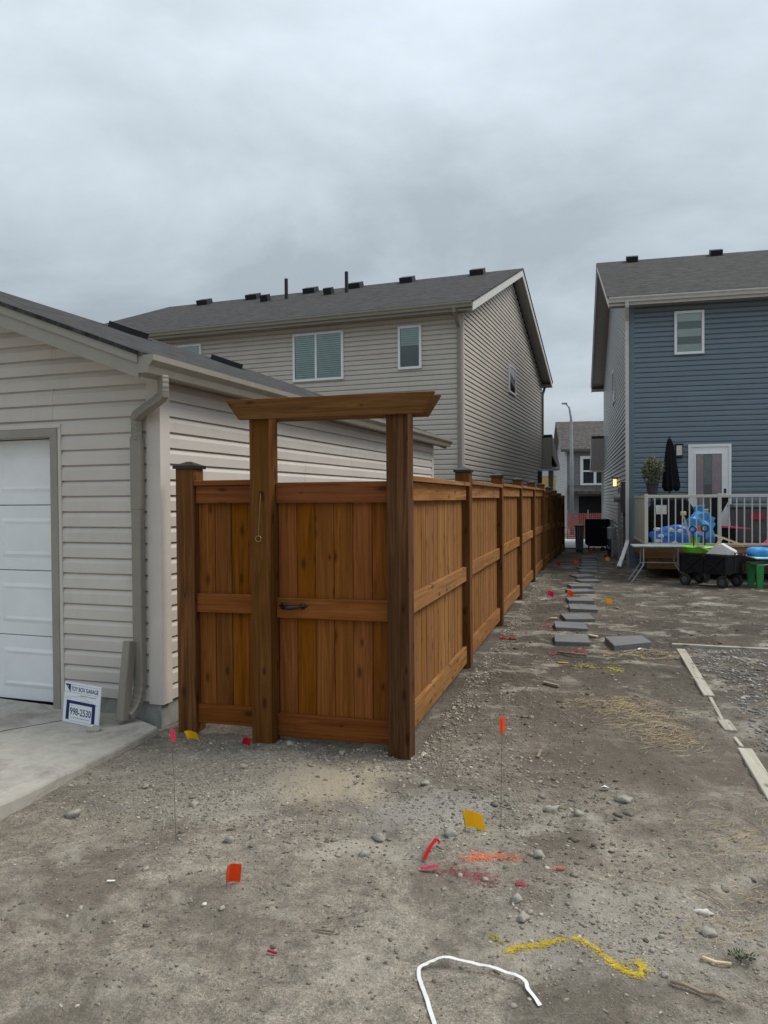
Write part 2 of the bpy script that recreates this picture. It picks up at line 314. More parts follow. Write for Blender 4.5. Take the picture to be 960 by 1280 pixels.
def big_mesh(name, v, f, mat, smooth=False):
    """numpy arrays to a mesh object"""
    me = bpy.data.meshes.new(name); n = f.shape[1]
    me.vertices.add(len(v)); me.vertices.foreach_set('co', np.asarray(v, np.float32).ravel())
    me.loops.add(f.size); me.loops.foreach_set('vertex_index', np.asarray(f, np.int32).ravel())
    me.polygons.add(len(f)); me.polygons.foreach_set('loop_start', np.arange(0, f.size, n, dtype=np.int32)); me.polygons.foreach_set('loop_total', np.full(len(f), n, np.int32))
    me.update(calc_edges=True); me.validate(); me.materials.append(MT[mat])
    if smooth: me.polygons.foreach_set('use_smooth', np.ones(len(f), bool))
    o = bpy.data.objects.new(name, me); COL.objects.link(o); return o

# ------------------------------------------------------------------ ground height
def vnoise(x, y, seed):
    xi, yi = np.floor(x).astype(np.int64), np.floor(y).astype(np.int64); fx, fy = x - xi, y - yi
    fx = fx * fx * (3 - 2 * fx); fy = fy * fy * (3 - 2 * fy)
    def h(a, b):
        n = (a * 374761393 + b * 668265263 + seed * 974711) & 0x7fffffff
        n = ((n ^ (n >> 13)) * 1274126177) & 0x7fffffff
        return ((n ^ (n >> 16)) & 0xffff) / 65535.0
    return (h(xi, yi) * (1 - fx) + h(xi + 1, yi) * fx) * (1 - fy) + (h(xi, yi + 1) * (1 - fx) + h(xi + 1, yi + 1) * fx) * fy
def sst(a, b, t): t = np.clip((t - a) / (b - a), 0, 1); return t * t * (3 - 2 * t)
def gz(x, y):
    x, y = np.asarray(x, float), np.asarray(y, float)
    z = .04 * sst(6, 15, y) - .25 * sst(16.5, 28, y) - .2 * sst(28, 45, y)
    near = 1 - .75 * sst(7, 14, y)
    b = (vnoise(x * 1.3 + 5, y * 1.3, 1) - .5) * .035 + (vnoise(x * 4.1, y * 4.1, 2) - .5) * .030
    b += (vnoise(x * 12, y * 12, 3) - .5) * .016 + (vnoise(x * 31, y * 31, 4) - .5) * .007 + (vnoise(x * 67, y * 67, 5) - .5) * .0035
    # the gravel heaped against the gate and along the fence foot
    b += .035 * np.exp(-(((x + .9) / .75) ** 2 + ((y - 4.75) / .5) ** 2))
    return z + b * near - .012
def G(x, y): return float(gz(x, y))
def grid(x0, x1, y0, y1, nx, ny, hole=None):
    xs = np.linspace(x0, x1, nx); ys = np.linspace(y0, y1, ny); X, Y = np.meshgrid(xs, ys); Z = gz(X, Y)
    if hole is not None:
        hx0, hx1, hy0, hy1 = hole
        m = (X > hx0) & (X < hx1) & (Y > hy0) & (Y < hy1); Z[m] -= .09
    V = np.stack([X, Y, Z], -1).reshape(-1, 3); i = np.arange((ny - 1) * nx).reshape(ny - 1, nx)[:, :-1].ravel()
    return V, np.stack([i, i + 1, i + nx + 1, i + nx], -1)
parts = [grid(-2.7, 3.1, 2.0, 6.6, 400, 330), grid(-6, 9, -2, 20, 230, 320, (-2.62, 3.02, 2.08, 6.52)), grid(-300, 300, -60, 900, 121, 193, (-5.2, 8.2, -1.2, 19))]
V = []; Fc = []; off = 0
for v, f in parts: V.append(v); Fc.append(f + off); off += len(v)
tag(big_mesh('ground', np.concatenate(V), np.concatenate(Fc), 'dirt', True), kind='structure')

# ------------------------------------------------------------------ siding
PROF = [(.0005, .003), (.019, 0.0), (.0185, .070), (.004, .103), (-.003, .1065), (-.003, .1195)]
def course(mb, a, b, z, face, ea=None, eb=None, H=.1143, sc=1.0):
    """one lapped siding course between a and b (functions ea/eb of z slant the ends); face(t, out, z) -> local point"""
    k = H / .1143; vs = []
    for e, fn in ((a, ea), (b, eb)):
        for o, dz in PROF:
            zz = z + dz * k; vs.append(face(fn(zz) if fn else e, o * sc, zz))
    n = len(PROF)
    return mb.add(vs, [(i, n + i, n + i + 1, i + 1) for i in range(n - 1)] + [tuple(range(n)), tuple(range(2 * n - 1, n - 1, -1))])

def window(root, name, face, x0, x1, z0, z1, fr='white', blind='blind', style='slats', mull=None, sub=.055):
    """framed window proud of the siding: frame, glass and blind parts"""
    def bx(mb, a, b, c, d, e, f):
        p = [face(a, c, e), face(b, d, f)]
        mb.box(*[q for k in range(3) for q in sorted((p[0][k], p[1][k]))]); return mb
    fmb = MB(); t = sub
    bx(fmb, x0, x1, .018, .075, z1 - t, z1); bx(fmb, x0, x1, .018, .078, z0, z0 + t)
    bx(fmb, x0, x0 + t, .018, .073, z0 + t, z1 - t); bx(fmb, x1 - t, x1, .018, .073, z0 + t, z1 - t)
    wnd = fmb.build(name, fr, root)
    for mu in (mull or []):
        bx(MB(), mu - t * .45, mu + t * .45, .018, .070, z0 + t, z1 - t).build('mullion', fr, wnd)
    bx(MB(), x0 + t, x1 - t, .0300, .0335, z0 + t, z1 - t).build('dark_room', 'dark', wnd)
    bm = MB()
    if style == 'slats':
        n = int((z1 - z0 - 2 * t) / .05)
        for i in range(n): bx(bm, x0 + t + .01, x1 - t - .01,   .037, .046, z0 + t + .05 * i + .004, z0 + t + .05 * i + .043)
    elif style == 'half':
        n = int((z1 - z0 - 2 * t) * .45 / .05)
        for i in range(n): bx(bm, x0 + t + .01, x1 - t - .01,   .037, .046, z1 - t - .05 * (i + 1) + .004, z1 - t - .05 * i - .004)
    elif style == 'bands':
        hh = (z1 - z0 - 2 * t) / 5
        for i in (0, 2, 4): bx(bm, x0 + t + .01, x1 - t - .01, .037, .044, z0 + t + hh * i, z0 + t + hh * (i + 1))
    if bm.v: bm.build('blind', blind, wnd)
    bx(MB(), x0 + t, x1 - t, .052, .058, z0 + t, z1 - t).build('pane', 'glass', wnd)
    return wnd

# ================================================================== GARAGE
GA = R(-19.4)
gar = thing('garage', 'beige sided detached garage with white overhead door and taupe gutter', 'garage', (-1.6, 5.5, 0), GA)
GW, GL, SL = 6.8, 7.12, .37
fF = lambda t, o, z: (t, -o, z)           # front wall y=0, facing -y
fS = lambda t, o, z: (o, t, z)            # side wall x=0, facing +x
EZ = 2.49
MB().box(-GW, -5.9, .005, GL, .03, .19).build('foundation', 'fnd', gar)
MB().box(-.955, -.005, -.005, .3, -.1, .185).build('foundation', 'fnd', gar)
MB().box(-.3, -.004, .3, GL - .005, -.1, .185).build('foundation', 'fnd', gar)
# wall cores
MB().box(-.955, -.012, .012, .15, .185, EZ).build('wall', 'beige', gar)
MB().box(-.15, -.012, .15, GL - .01, .185, EZ).build('wall', 'beige', gar)
MB().box(-GW, -5.9, .012, .15, .185, EZ).build('wall', 'beige', gar)
MB().box(-GW, -.955, .012, .15, 2.13, EZ).build('wall', 'beige', gar)
MB().prism([(-GW, EZ), (0, EZ), (-GW / 2, EZ + SL * GW / 2)], 1, .013, .15).build('gable_wall', 'beige', gar)
MB().box(-GW, -.15, GL - .15, GL - .012, .185, EZ).build('wall', 'beige', gar)
MB().box(-GW, -GW + .15, .15, GL - .15, .185, EZ).build('wall', 'beige', gar)
z = .17; i = 0
while z < EZ + SL * GW / 2 - .1:
    lim = lambda zz: -.085 if zz < 2.40 else -max(.02, (zz - 2.47) / SL)
    lim2 = lambda zz: -GW - lim(zz)
    def pl(a, b, ea=None, eb=None): course(MB(), a, b, z, fF, ea, eb).build('siding_plank', 'beige', gar)
    course_mb = []
    if z < 2.10:
        mb = MB(); course(mb, -.875, -.085, z, fF); mb.build('siding_plank', 'beige', gar)
        mb = MB(); course(mb, -GW + .085, -5.98, z, fF); mb.build('siding_plank', 'beige', gar)
    else:
        js = {0: -1.53, 1: -1.53, 2: -.93, 3: -.93}.get(i % 4)
        if z > 2.75: js = -2.4 - .3 * (i % 3)
        mb = MB(); course(mb, js - .012, -.085, z, fF, None, lim, sc=1.0); mb.build('siding_plank', 'beige', gar)
        mb = MB(); course(mb, -GW, js, z, lambda t, o, zz: (t, -o - .0018, zz), lim2, None); mb.build('siding_plank', 'beige', gar)
    z += .1143; i += 1
z = .17; i = 0
while z < EZ - .06:
    js = [3.66, 1.2, 4.9, 2.4][(i // 2) % 4]
    mb = MB(); course(mb, .085, js, z, fS); mb.build('siding_plank', 'beige', gar)
    mb = MB(); course(mb, js - .012, GL - .07, z, lambda t, o, zz: (o + .0018, t, zz)); mb.build('siding_plank', 'beige', gar)
    z += .1143; i += 1
MB().prism([(-.092, -.024), (.024, -.024), (.024, .092), (-.004, .092), (-.004, -.004), (-.092, -.004)][::-1], 2, .155, EZ).build('corner_trim', 'trim', gar)
MB().prism([(-.004, GL - .08), (.024, GL - .08), (.024, GL + .024), (-.004, GL + .024)], 2, .155, EZ).build('corner_trim', 'trim', gar)
# door opening trim and sectional door
for x0, x1 in ((-.955, -.885), (-5.97, -5.90)):
    mb = MB(); mb.box(x0, x1, -.03, .09, .02, 2.13); mb.build('door_trim', 'taupe_l', gar, .004)
    mb = MB(); mb.box(x0 + (.072 if x0 > -3 else -.03), x0 + (.100 if x0 > -3 else -.002), -.024, .0, .02, 2.16); mb.build('trim_channel', 'trim', gar)
MB().box(-5.97, -.885, -.032, .09, 2.10, 2.165).build('door_trim', 'taupe_l', gar, .004)
MB().box(-5.97, -.856, -.026, .0, 2.167, 2.195).build('trim_channel', 'trim', gar)
gd = thing('overhead_door', None, None); gd.parent = gar
MB().box(-5.90, -.957, .145, .16, .04, 2.10).build('weather_strip', 'dark', gd)
sh = (2.10 - .05) / 4
for r in range(4):
    z0 = .05 + sh * r; pm = MB().box(-5.895, -.958, .102, .14, z0 + .003, z0 + sh - .003).build('door_panel', 'door', gd, .004)
    for k in range(8):
        a = -5.895 + .08 + k * .607; b = a + .53
        q = MB()
        za, zb = z0 + .10, z0 + sh - .10
        # raised rectangular embossing with chamfered edges
        for (d0, d1, ya, yb) in ((0, .028, .1018, .094), (.028, .05, .094, .0995)):
            A = [(a + d0, ya, za + d0), (b - d0, ya, za + d0), (b - d0, ya, zb - d0), (a + d0, ya, zb - d0)]
            B = [(a + d1, yb, za + d1), (b - d1, yb, za + d1), (b - d1, yb, zb - d1), (a + d1, yb, zb - d1)]
            q.add(A + B, [(0, 1, 5, 4), (1, 2, 6, 5), (2, 3, 7, 6), (3, 0, 4, 7)])
        q.add(B, [(0, 1, 2, 3)])
        q.build('embossed_panel', 'door', pm)
# roof
OX, OY = .13, .40
rz0 = 2.575; ridge = rz0 + SL * (GW / 2 + OX)
for sgn in (0, 1):
    ex = OX + .03 if sgn == 0 else -GW - OX - .03; mid = -GW / 2
    ze = rz0 - SL * .03
    MB().prism([(ex, ze), (mid, ridge), (mid, ridge + .035), (ex, ze + .028)], 1, -OY - .025, GL + OY + .025).build('roof_slope', 'roof_s', gar)
for y in (-OY, GL + OY - .025):
    for sgn in (0, 1):
        e = OX if sgn == 0 else -GW - OX
        MB().prism([(e, rz0 - .15), (-GW / 2, ridge - .15), (-GW / 2, ridge - .003), (e, rz0 - .003)], 1, y, y + .025).build('rake_fascia', 'taupe_l', gar)
        MB().prism([(e, rz0 - .055), (-GW / 2, ridge - .055), (-GW / 2, ridge + .004), (e, rz0 + .004)], 1, y - .013, y - .001).build('drip_edge', 'taupe_l', gar)
for sgn in (0, 1):
    e = OX if sgn == 0 else -GW - OX
    MB().prism([(e, rz0 - .115), (-GW / 2, ridge - .115), (-GW / 2, ridge - .10), (e, rz0 - .10)], 1, -OY + .027, .012).build('rake_soffit', 'soffit', gar)
MB().box(0.0, OX - .02, -OY + .03, GL + OY - .03, EZ - .02, EZ).build('eave_soffit', 'soffit', gar)
MB().box(OX - .018, OX, -OY + .026, GL + OY - .026, EZ - .03, rz0 - .02).build('eave_fascia', 'taupe', gar)
gp = [(OX + .002, 2.57), (OX + .002, 2.455), (OX + .07, 2.455), (OX + .085, 2.50), (OX + .118, 2.535), (OX + .122, 2.572), (OX + .108, 2.572), (OX + .105, 2.54), (OX + .07, 2.50), (OX + .06, 2.466), (OX + .012, 2.466), (OX + .012, 2.57)]
gut = MB().prism(gp, 1, -OY + .0, GL + OY).build('gutter', 'taupe_l', gar)
MB().prism([gp[k] for k in (0, 1, 2, 3, 4, 5)], 1, -OY - .004, -OY).build('end_cap', 'taupe_l', gut)
MB().prism([gp[k] for k in (0, 1, 2, 3, 4, 5)], 1, GL + OY, GL + OY + .004).build('end_cap', 'taupe_l', gut)
def ribbed(mb, path, w_, d_, x_):
    """rectangular downspout swept along a path, section axis x_ kept"""
    path = [Vector(p) for p in path]; xx = Vector(x_).normalized(); rings = []
    for i, p in enumerate(path):
        d = (path[min(i + 1, len(path) - 1)] - path[max(i - 1, 0)]).normalized(); y = d.cross(xx).normalized(); x = y.cross(d).normalized()
        k = 1.0 if i % 2 else .93
        rings.append([p + x * a * w_ / 2 * k + y * b * d_ / 2 * k for a, b in ((-1, -.7), (-.7, -1), (.7, -1), (1, -.7), (1, .7), (.7, 1), (-.7, 1), (-1, .7))])
    vs = [q for r_ in rings for q in r_]; n = 8
    fs = [(i * n + k, i * n + (k + 1) % n, (i + 1) * n + (k + 1) % n, (i + 1) * n + k) for i in range(len(path) - 1) for k in range(n)]
    return mb.add(vs, fs + [tuple(range(n - 1, -1, -1)), tuple(range((len(path) - 1) * n, len(path) * n))])
kp = [Vector(p) for p in ((OX + .055, -.21, 2.46), (OX + .055, -.21, 2.36), (OX + .025, -.195, 2.315), (-.11, -.085, 2.225), (-.145, -.063, 2.18), (-.145, -.062, 2.05))]; path = []
for q in range(5):
    a_, b_, c_, d_ = kp[max(q - 1, 0)], kp[q], kp[q + 1], kp[min(q + 2, 5)]
    for k in range(7):
        t = k / 7; path.append(.5 * (2 * b_ + (c_ - a_) * t + (2 * a_ - 5 * b_ + 4 * c_ - d_) * t * t + (3 * b_ - a_ - 3 * c_ + d_) * t ** 3))
path.append(kp[-1])
ds = ribbed(MB(), path, .082, .06, (.87, -.5, 0)).build('downspout_elbow', 'taupe', gar)
MB().box(-.187, -.103, -.092, -.030, 1.55, 2.07).build('downspout', 'taupe', gar, .006)
MB().box(-.184, -.106, -.089, -.033, .30, 1.56).build('downspout', 'taupe', gar, .006)
pe = [Vector((-.145, -.061, .34)), Vector((-.145, -.061, .20)), Vector((-.160, -.10, .13)), Vector((-.168, -.17, .10))]
path = [pe[0] * (1 - t) ** 3 + 3 * pe[1] * t * (1 - t) ** 2 + 3 * pe[2] * t * t * (1 - t) + pe[3] * t ** 3 for t in [k / 14 for k in range(15)]]
ribbed(MB(), path, .08, .058, (1, 0, 0)).build('downspout_elbow', 'taupe', gar)
MB().beam((-.185, -.205, .075), (-.185, -.115, .62), .085, .06, (1, 0, 0)).build('flip_up_extension', 'taupe', gar, .006)
for (xl, yl, l) in ((-2.75, 3.2, .0), (-2.55, 5.15, .0)):
    zz = rz0 + SL * (OX - xl) + .02; a = math.atan(SL)
    mb = MB()
    for (u0, u1, h0, h1, hw) in ((-.22, .22, 0, .02, .22), (-.15, .19, .02, .085, .17)):
        pr = [(u0, h0), (u1, h0), (u1, h1), (u0, h1)]
        mb.prism([(xl + u * math.cos(a) + h * math.sin(a), zz - u * math.sin(a) + h * math.cos(a)) for u, h in pr], 1, yl - hw, yl + hw)
    mb.build('roof_vent', 'vent', gar)

# driveway slab
SLAB = [(-1.58, 5.30), (-1.60, 5.12), (-1.80, 4.50), (-1.99, 3.94), (-2.10, 3.55), (-2.5, 3.45), (-8, 5.4), (-8, 8.2), (-2.55, 5.9), (-1.95, 5.66)]
def slab(name, poly, z0, z1, mat, jitter=0):
    mb = MB(); pts = []
    for i, p in enumerate(poly):
        q = poly[(i + 1) % len(poly)]; L = math.dist(p, q); n = max(1, int(L / .12)) if jitter and L < 1.3 else 1
        for k in range(n):
            t = k / n; pts.append((p[0] + (q[0] - p[0]) * t + random.uniform(-1, 1) * jitter, p[1] + (q[1] - p[1]) * t + random.uniform(-1, 1) * jitter))
    n = len(pts); c = (sum(p[0] for p in pts) / n, sum(p[1] for p in pts) / n)
    ins = [(p[0] + (c[0] - p[0]) * .008, p[1] + (c[1] - p[1]) * .008) for p in pts]
    vs = [(p[0], p[1], z0) for p in pts] + [(p[0], p[1], z1 - .012) for p in pts] + [(p[0], p[1], z1) for p in ins]
    fs = [tuple(range(2 * n, 3 * n))] + [(r * n + i, r * n + (i + 1) % n, (r + 1) * n + (i + 1) % n, (r + 1) * n + i) for r in (0, 1) for i in range(n)]
    mb.add(vs, fs); return mb.build(name, mat)
dr = tag(slab('driveway', SLAB[::-1], -.12, .052, 'concrete', .012), kind='structure')
g1, g2 = Vector((-2.15, 5.585, .0505)), Vector((-3.4, 4.6, .0505))
tag(MB().beam(g1, g2, .008, .006).build('driveway_joint', 'dark'), kind='structure')

# ================================================================== FENCE, ARBOR, GATE
FA = R(-15.7); FO = (.15, 4.75, 0)
fc, fs_ = math.cos(R(15.7)), math.sin(R(15.7))
def fw(x, y): return (FO[0] + fc * x + fs_ * y, FO[1] - fs_ * x + fc * y)     # fence frame to world
def post_mesh(z0, z1, w_=.14):
    return MB().box(-w_, 0, 0, w_, z0, z1)
def cap_build(parent, x, y, z, w_=.14, mat='black'):
    c = (x - w_ / 2, y + w_ / 2); h = w_ / 2 + .014
    mb = MB(); mb.box(c[0] - h, c[0] + h, c[1] - h, c[1] + h, z, z + .022)
    a = [(c[0] + sx * (h - .002), c[1] + sy * (h - .002), z + .0225) for sx, sy in ((-1, -1), (1, -1), (1, 1), (-1, 1))]
    b = [(c[0] + sx * .012, c[1] + sy * .012, z + .052) for sx, sy in ((-1, -1), (1, -1), (1, 1), (-1, 1))]
    mb.add(a + b, [(0, 1, 5, 4), (1, 2, 6, 5), (2, 3, 7, 6), (3, 0, 4, 7), (4, 5, 6, 7)])
    return mb.build('post_cap', mat, parent)
# arbor
arb = thing('gate_arbor', 'tall brown timber gate arbor with doubled cross beam above the gate', 'arbor', FO, FA)
MB().box(-.14, 0, 0, .14, -.25, 2.225).build('post', 'wpd', arb, .004)['label'] = 'darker right arbor post'
MB().box(-1.068, -.928, 0, .14, -.25, 2.225).build('post', 'wp', arb, .004)
for y0, y1, sh_ in ((-.040, -.002, 0), (.142, .180, .0)):
    MB().prism([(-1.22, 2.268), (-1.125, 2.137), (.095, 2.134), (.178, 2.265)], 1, y0, y1).build('cross_beam', 'wb', arb, .003)
MB().box(-1.0, -.885, .152, .172, .05, 1.70).build('gap_filler', 'wp', arb)  # added filler behind the gap, blocks the bright line beside the gate
# string with ring on the left post
st = thing('pull_string', 'thin pale gate string with a metal ring hanging on the left arbor post', 'string', (*fw(-.985, -.008), 1.64), FA)
MB().tube([(0, -.004, .02), (0, -.006, .0), (-.008, -.008, -.12), (-.016, -.008, -.26)], .0019, 6).build('cord', 'gold', st)
MB().tube([(-.018 + .019 * math.cos(a), -.008, -.279 + .019 * math.sin(a)) for a in [k * math.pi / 8 for k in range(17)]], .003, 6).build('ring', 'gold', st)
MB().tube([(0, .012, .02), (0, -.003, .02)], .011, 8).build('grommet', 'dark', st)
# gate leaf
gate = thing('gate', 'brown board gate with black pull handle between the two arbor posts', 'gate', FO, FA)
xs = np.linspace(-.925, -.143, 7)
for k in range(6):
    MB().box(xs[k] + .0015, xs[k + 1] - .0015, .130 + .002 * (k % 2), .148, .06, 1.70).build('board', 'wv', gate, .003)
for z0, z1 in ((1.592, 1.728), (.832, .965), (.045, .195)):
    MB().box(-.925, -.143, .092, .129, z0, z1).build('rail', 'wh', gate, .004)
hd = MB()
hd.tube([(-.905, .085, .915), (-.875, .083, .915), (-.862, .06, .913), (-.82, .048, .908), (-.775, .05, .911), (-.745, .07, .915), (-.738, .085, .915), (-.705, .087, .915)], [.003, .011, .010, .016, .013, .008, .010, .003], 10)
hd.box(-.888, -.858, .083, .0915, .893, .937); hd.box(-.752, -.726, .083, .0915, .897, .933)
hd.build('pull_handle', 'black', gate, 0, True)
# fence pieces
def panel_boards(root, x0, x1, y, z0, z1, mat, n, along='x', face=1):
    ws = (x1 - x0) / n
    for k in range(n):
        a, b = x0 + k * ws + .0015, x0 + (k + 1) * ws - .0015; d = .003 * ((k * 7) % 3)
        if along == 'x': MB().box(a, b, y + d, y + .018 + d, z0, z1).build('board', mat, root, .003)
        else: MB().box(y - .018 - d, y - d, a, b, z0, z1).build('board', mat, root, .003)
short = thing('fence_section', 'short brown fence section with capped post beside the garage', 'fence', FO, FA)
p = MB().box(-1.715, -1.575, .17, .31, -.25, 1.835).build('post', 'wp', short, .004); cap_build(p, -1.575, .17, 1.835)
panel_boards(short, -1.573, -1.07, .232, .08, 1.70, 'wv', 4)
for z0, z1 in ((1.592, 1.715), (.835, .965), (.06, .19)): MB().box(-1.573, -1.07, .194, .231, z0, z1).build('rail', 'wh', short, .004)
MB().box(-1.574, -1.069, .17, .30, 1.717, 1.752).build('top_cap_board', 'wh', short, .003)
# long side fence
lf = thing('side_fence', 'long brown board fence with capped posts running back beside the yard', 'fence', FO, FA)
DZ = [0, .02, .04, .048, .05, .015, -.045, -.11, -.175]
y0s = [.14] + [2.6 + 2.5 * k + .14 for k in range(8)]; y1s = [2.6 + 2.5 * k for k in range(9)]
XO = -.045
for k in range(9):
    dz = DZ[k]; a, b = y0s[k] + .001, y1s[k] - .001; xf = XO - .07
    g0 = dz + (.0 if k < 6 else -.02)
    for j in range(17):
        ya = a + (b - a) * j / 17; yb = a + (b - a) * (j + 1) / 17
        d = .0025 * ((j * 5 + k) % 3)
        MB().box(xf - .02 - d, xf - d, ya + .0015, yb - .0015, .08 + g0, 1.68 + dz).build('board', 'wvs', lf)
    for z0, z1 in ((1.60, 1.728), (.835, .968), (.055, .215)):
        MB().box(xf + .001, xf + .036, a, b, z0 + dz, z1 + dz).build('rail', 'why', lf, .003)
    MB().box(xf - .05, XO + .005, a, b, 1.73 + dz, 1.766 + dz).build('top_cap_board', 'why', lf, .003)
    pz = 1.845 + max(dz, DZ[min(k + 1, 8)])
    p = MB().box(XO - .14, XO, y1s[k], y1s[k] + .14, -.5, pz).build('post', 'wp', lf, .004); cap_build(p, XO, y1s[k], pz)
rf = thing('return_fence', 'far brown fence section returning towards the beige house', 'fence', FO, FA)
panel_boards(rf, -3.4, XO - .15, 22.72, -.2, 1.60, 'wv', 22)
for z0, z1 in ((1.44, 1.57), (.7, .83), (-.12, .02)): MB().box(-3.4, XO - .15, 22.68, 22.717, z0, z1).build('rail', 'wh', rf)
MB().box(-3.4, XO - .15, 22.66, 22.78, 1.60, 1.635).build('top_cap_board', 'wh', rf)

# ================================================================== HOUSES
def gable_house(root, W, D, EH, slope, sgn, side_mat, rear_mat, H=.1143, over=.45, rover=.36, fas='greyw', fasd='taupe_l', roofm='roof', trim='trim'):
    """box with ridge parallel to local x at y=D/2. sgn=-1: body lies to x<0 (visible gable at x=0 faces +x); sgn=+1: body to x>0 (gable faces -x)"""
    xa, xb = (-W, 0) if sgn < 0 else (0, W); rzz = EH + .12; rd = rzz + slope * (D / 2 + over)
    MB().box(xa + .01, xb - .01, .01, D - .01, -.6, EH).build('wall', rear_mat, root)
    gx = 0; out = -sgn
    MB().prism([(.012, EH - .02), (D - .012, EH - .02), (D / 2, EH - .02 + slope * D / 2)], 0, xa + .012, xb - .012).build('gable_wall', side_mat, root)
    mb = MB(); zz = -.1
    while zz < EH - .02: course(mb, xa, xb, zz, fF, H=H, sc=1.5); zz += H
    mb.build('rear_siding', rear_mat, root)
    mb = MB(); zz = -.1; fG = lambda t, o, z_: (out * o, t, z_)
    lo = lambda q: 0.0 if q < EH else min(D / 2, (q - EH) / slope); hi = lambda q: D - lo(q)
    while zz < EH + slope * D / 2 - .1: course(mb, 0, D, zz, fG, lo, hi, H=H, sc=2.0); zz += H
    mb.build('side_siding', side_mat, root)
    MB().box(*sorted((out * .03, out * -.09)), -.03, -.001, -.2, EH).build('corner_trim', trim, root)
    MB().box(*sorted((out * .03, out * .001)), -.001, .09, -.2, EH).build('corner_trim', trim, root)
    MB().box(*sorted((out * .03, out * .001)), D - .09, D, -.2, EH).build('corner_trim', trim, root)
    gxo = out * rover; oth = (xa if sgn < 0 else xb) - out * rover
    X0, X1 = sorted((gxo, oth))
    rs = MB().prism([(-over - .03, rzz - slope * .03), (D / 2, rd), (D / 2, rd + .04), (-over - .03, rzz - slope * .03 + .035)], 0, X0 - .02, X1 + .02).build('roof', roofm, root)
    MB().prism([(D + over + .03, rzz - slope * .03), (D / 2, rd), (D / 2, rd + .04), (D + over + .03, rzz - slope * .03 + .035)], 0, X0 - .02, X1 + .02).build('roof', roofm, root)
    for e in (-over, D + over):
        for xx in (gxo, oth):
            q = (xx, xx - math.copysign(.025, gxo if xx == gxo else -gxo))
            MB().prism([(e, rzz - .20), (D / 2, rd - .20), (D / 2, rd - .004), (e, rzz - .004)], 0, *sorted(q)).build('rake_fascia', fas, root)
    a, b = sorted((out * .02, gxo - out * .027))
    for e in (-over, D + over): MB().prism([(e, rzz - .14), (D / 2, rd - .14), (D / 2, rd - .12), (e, rzz - .12)], 0, a, b).build('rake_soffit', 'soffit', root)
    for (ya, yb, yo) in ((-over + .02, -.02, -over), (D + .02, D + over - .02, D + over - .02)):
        MB().box(X0 + .03, X1 - .03, ya, yb, EH - .02, EH).build('eave_soffit', 'soffit', root)
        MB().box(X0 + .03, X1 - .03, yo, yo + .018, EH - .06, rzz - .02).build('eave_fascia', fasd, root)
    for e, d in ((-over - .001, -1), (D + over + .001, 1)):
        gq = [(0, .01), (0, -.10), (.07, -.10), (.085, -.055), (.118, -.02), (.122, .012), (.108, .012), (.06, -.09), (.012, -.09), (.012, .01)]
        MB().prism([(e + d * o, rzz - .02 + h) for o, h in gq], 0, X0 + .01, X1 - .01).build('gutter', fasd, root)
    return rd
# --- beige two-storey house
HA = R(-20)
hs = thing('house', 'beige and grey sided two storey house with charcoal gable roof behind garage', 'house', (1.80, 17.5, 0), HA)
HD = 11.9
gable_house(hs, 11.7, HD, 5.83, .385, -1, 'hbeige', 'hbeige')
window(hs, 'window', fF, -4.24, -2.90, 4.50, 5.66, mull=[-3.62], style='slats')
window(hs, 'window', fF, -1.52, -.95, 4.63, 5.63, style='half', blind='blind')
window(hs, 'window', fF, -8.2, -6.85, 4.50, 5.64, mull=[-7.5], style='half')
window(hs, 'window', fS, 5.35, 6.35, 4.72, 5.55, fr='white', style='slats', blind='blindw')
ribbed(MB(), [(-.06, -.50, 5.86), (-.06, -.48, 5.76), (-.06, -.07, 5.5), (-.06, -.06, 5.38), (-.06, -.06, .2)], .08, .06, (1, 0, 0)).build('downspout', 'taupe', hs)
ribbed(MB(), [(.06, HD + .5, 5.86), (.06, HD + .46, 5.74), (.06, HD + .04, 5.5), (.06, HD - .04, 5.35), (.06, HD - .04, 3.9)], .09, .07, (1, 0, 0)).build('downspout', 'taupe', hs)
def vent_box(root, x, y, z, slope, s=.2, h=.14, mat='vent'):
    a = math.atan(slope); mb = MB()
    for (u0, u1, h0, h1, hw) in ((-s, s, -.01, .02, s), (-s * .7, s * .9, .02, h, s * .85)):
        mb.prism([(y + u * math.cos(a) - q * math.sin(a), z + u * math.sin(a) + q * math.cos(a)) for u, q in ((u0, h0), (u1, h0), (u1 * .9, h1), (u0, h1))], 0, x - hw, x + hw)
    return mb.build('roof_vent', mat, root)
def hz(y): return 5.83 + .12 + .385 * (y + .45) + .03
for x in (-10.3, -8.43, -6.34, -4.79, -3.08, -.89): vent_box(hs, x, 5.45, hz(5.45), .385, .24, .17)
for x in (-7.35, -5.2): vent_box(hs, x, 4.3, hz(4.3), .385, .15, .2)
for x in (-6.63, -4.62):
    mb = MB(); mb.lathe([(.055, -.05), (.055, .62)], (x, 4.3, hz(4.3)), 10); mb.build('vent_pipe', 'vent', hs)
# front porch roof seen past the gable
MB().prism([(HD + .02, 3.98), (HD + 2.1, 2.98), (HD + 2.1, 2.84), (HD + .02, 3.84)], 0, -4, .40).build('porch_roof', 'roof', hs)
MB().prism([(HD + .0, 3.94), (HD + 2.12, 2.93), (HD + 2.12, 2.70), (HD + .0, 3.2)], 0, .385, .415).build('porch_fascia', 'soffit', hs); MB().box(.02, .38, HD - .02, HD, 2.70, 3.86).build('porch_return', 'soffit', hs)
MB().box(-4, .36, HD + .1, HD + 2.0, 2.70, 2.79).build('porch_soffit', 'soffit', hs)
MB().box(.02, .2, HD + 1.7, HD + 1.9, -.3, 2.7).build('porch_post', 'dgrey', hs)
MB().box(.018, .05, HD - 1.1, HD - .2, .3, 2.6).build('dark_porch_opening', 'dark', hs)  # dark sheet on the wall, painted in for the porch opening
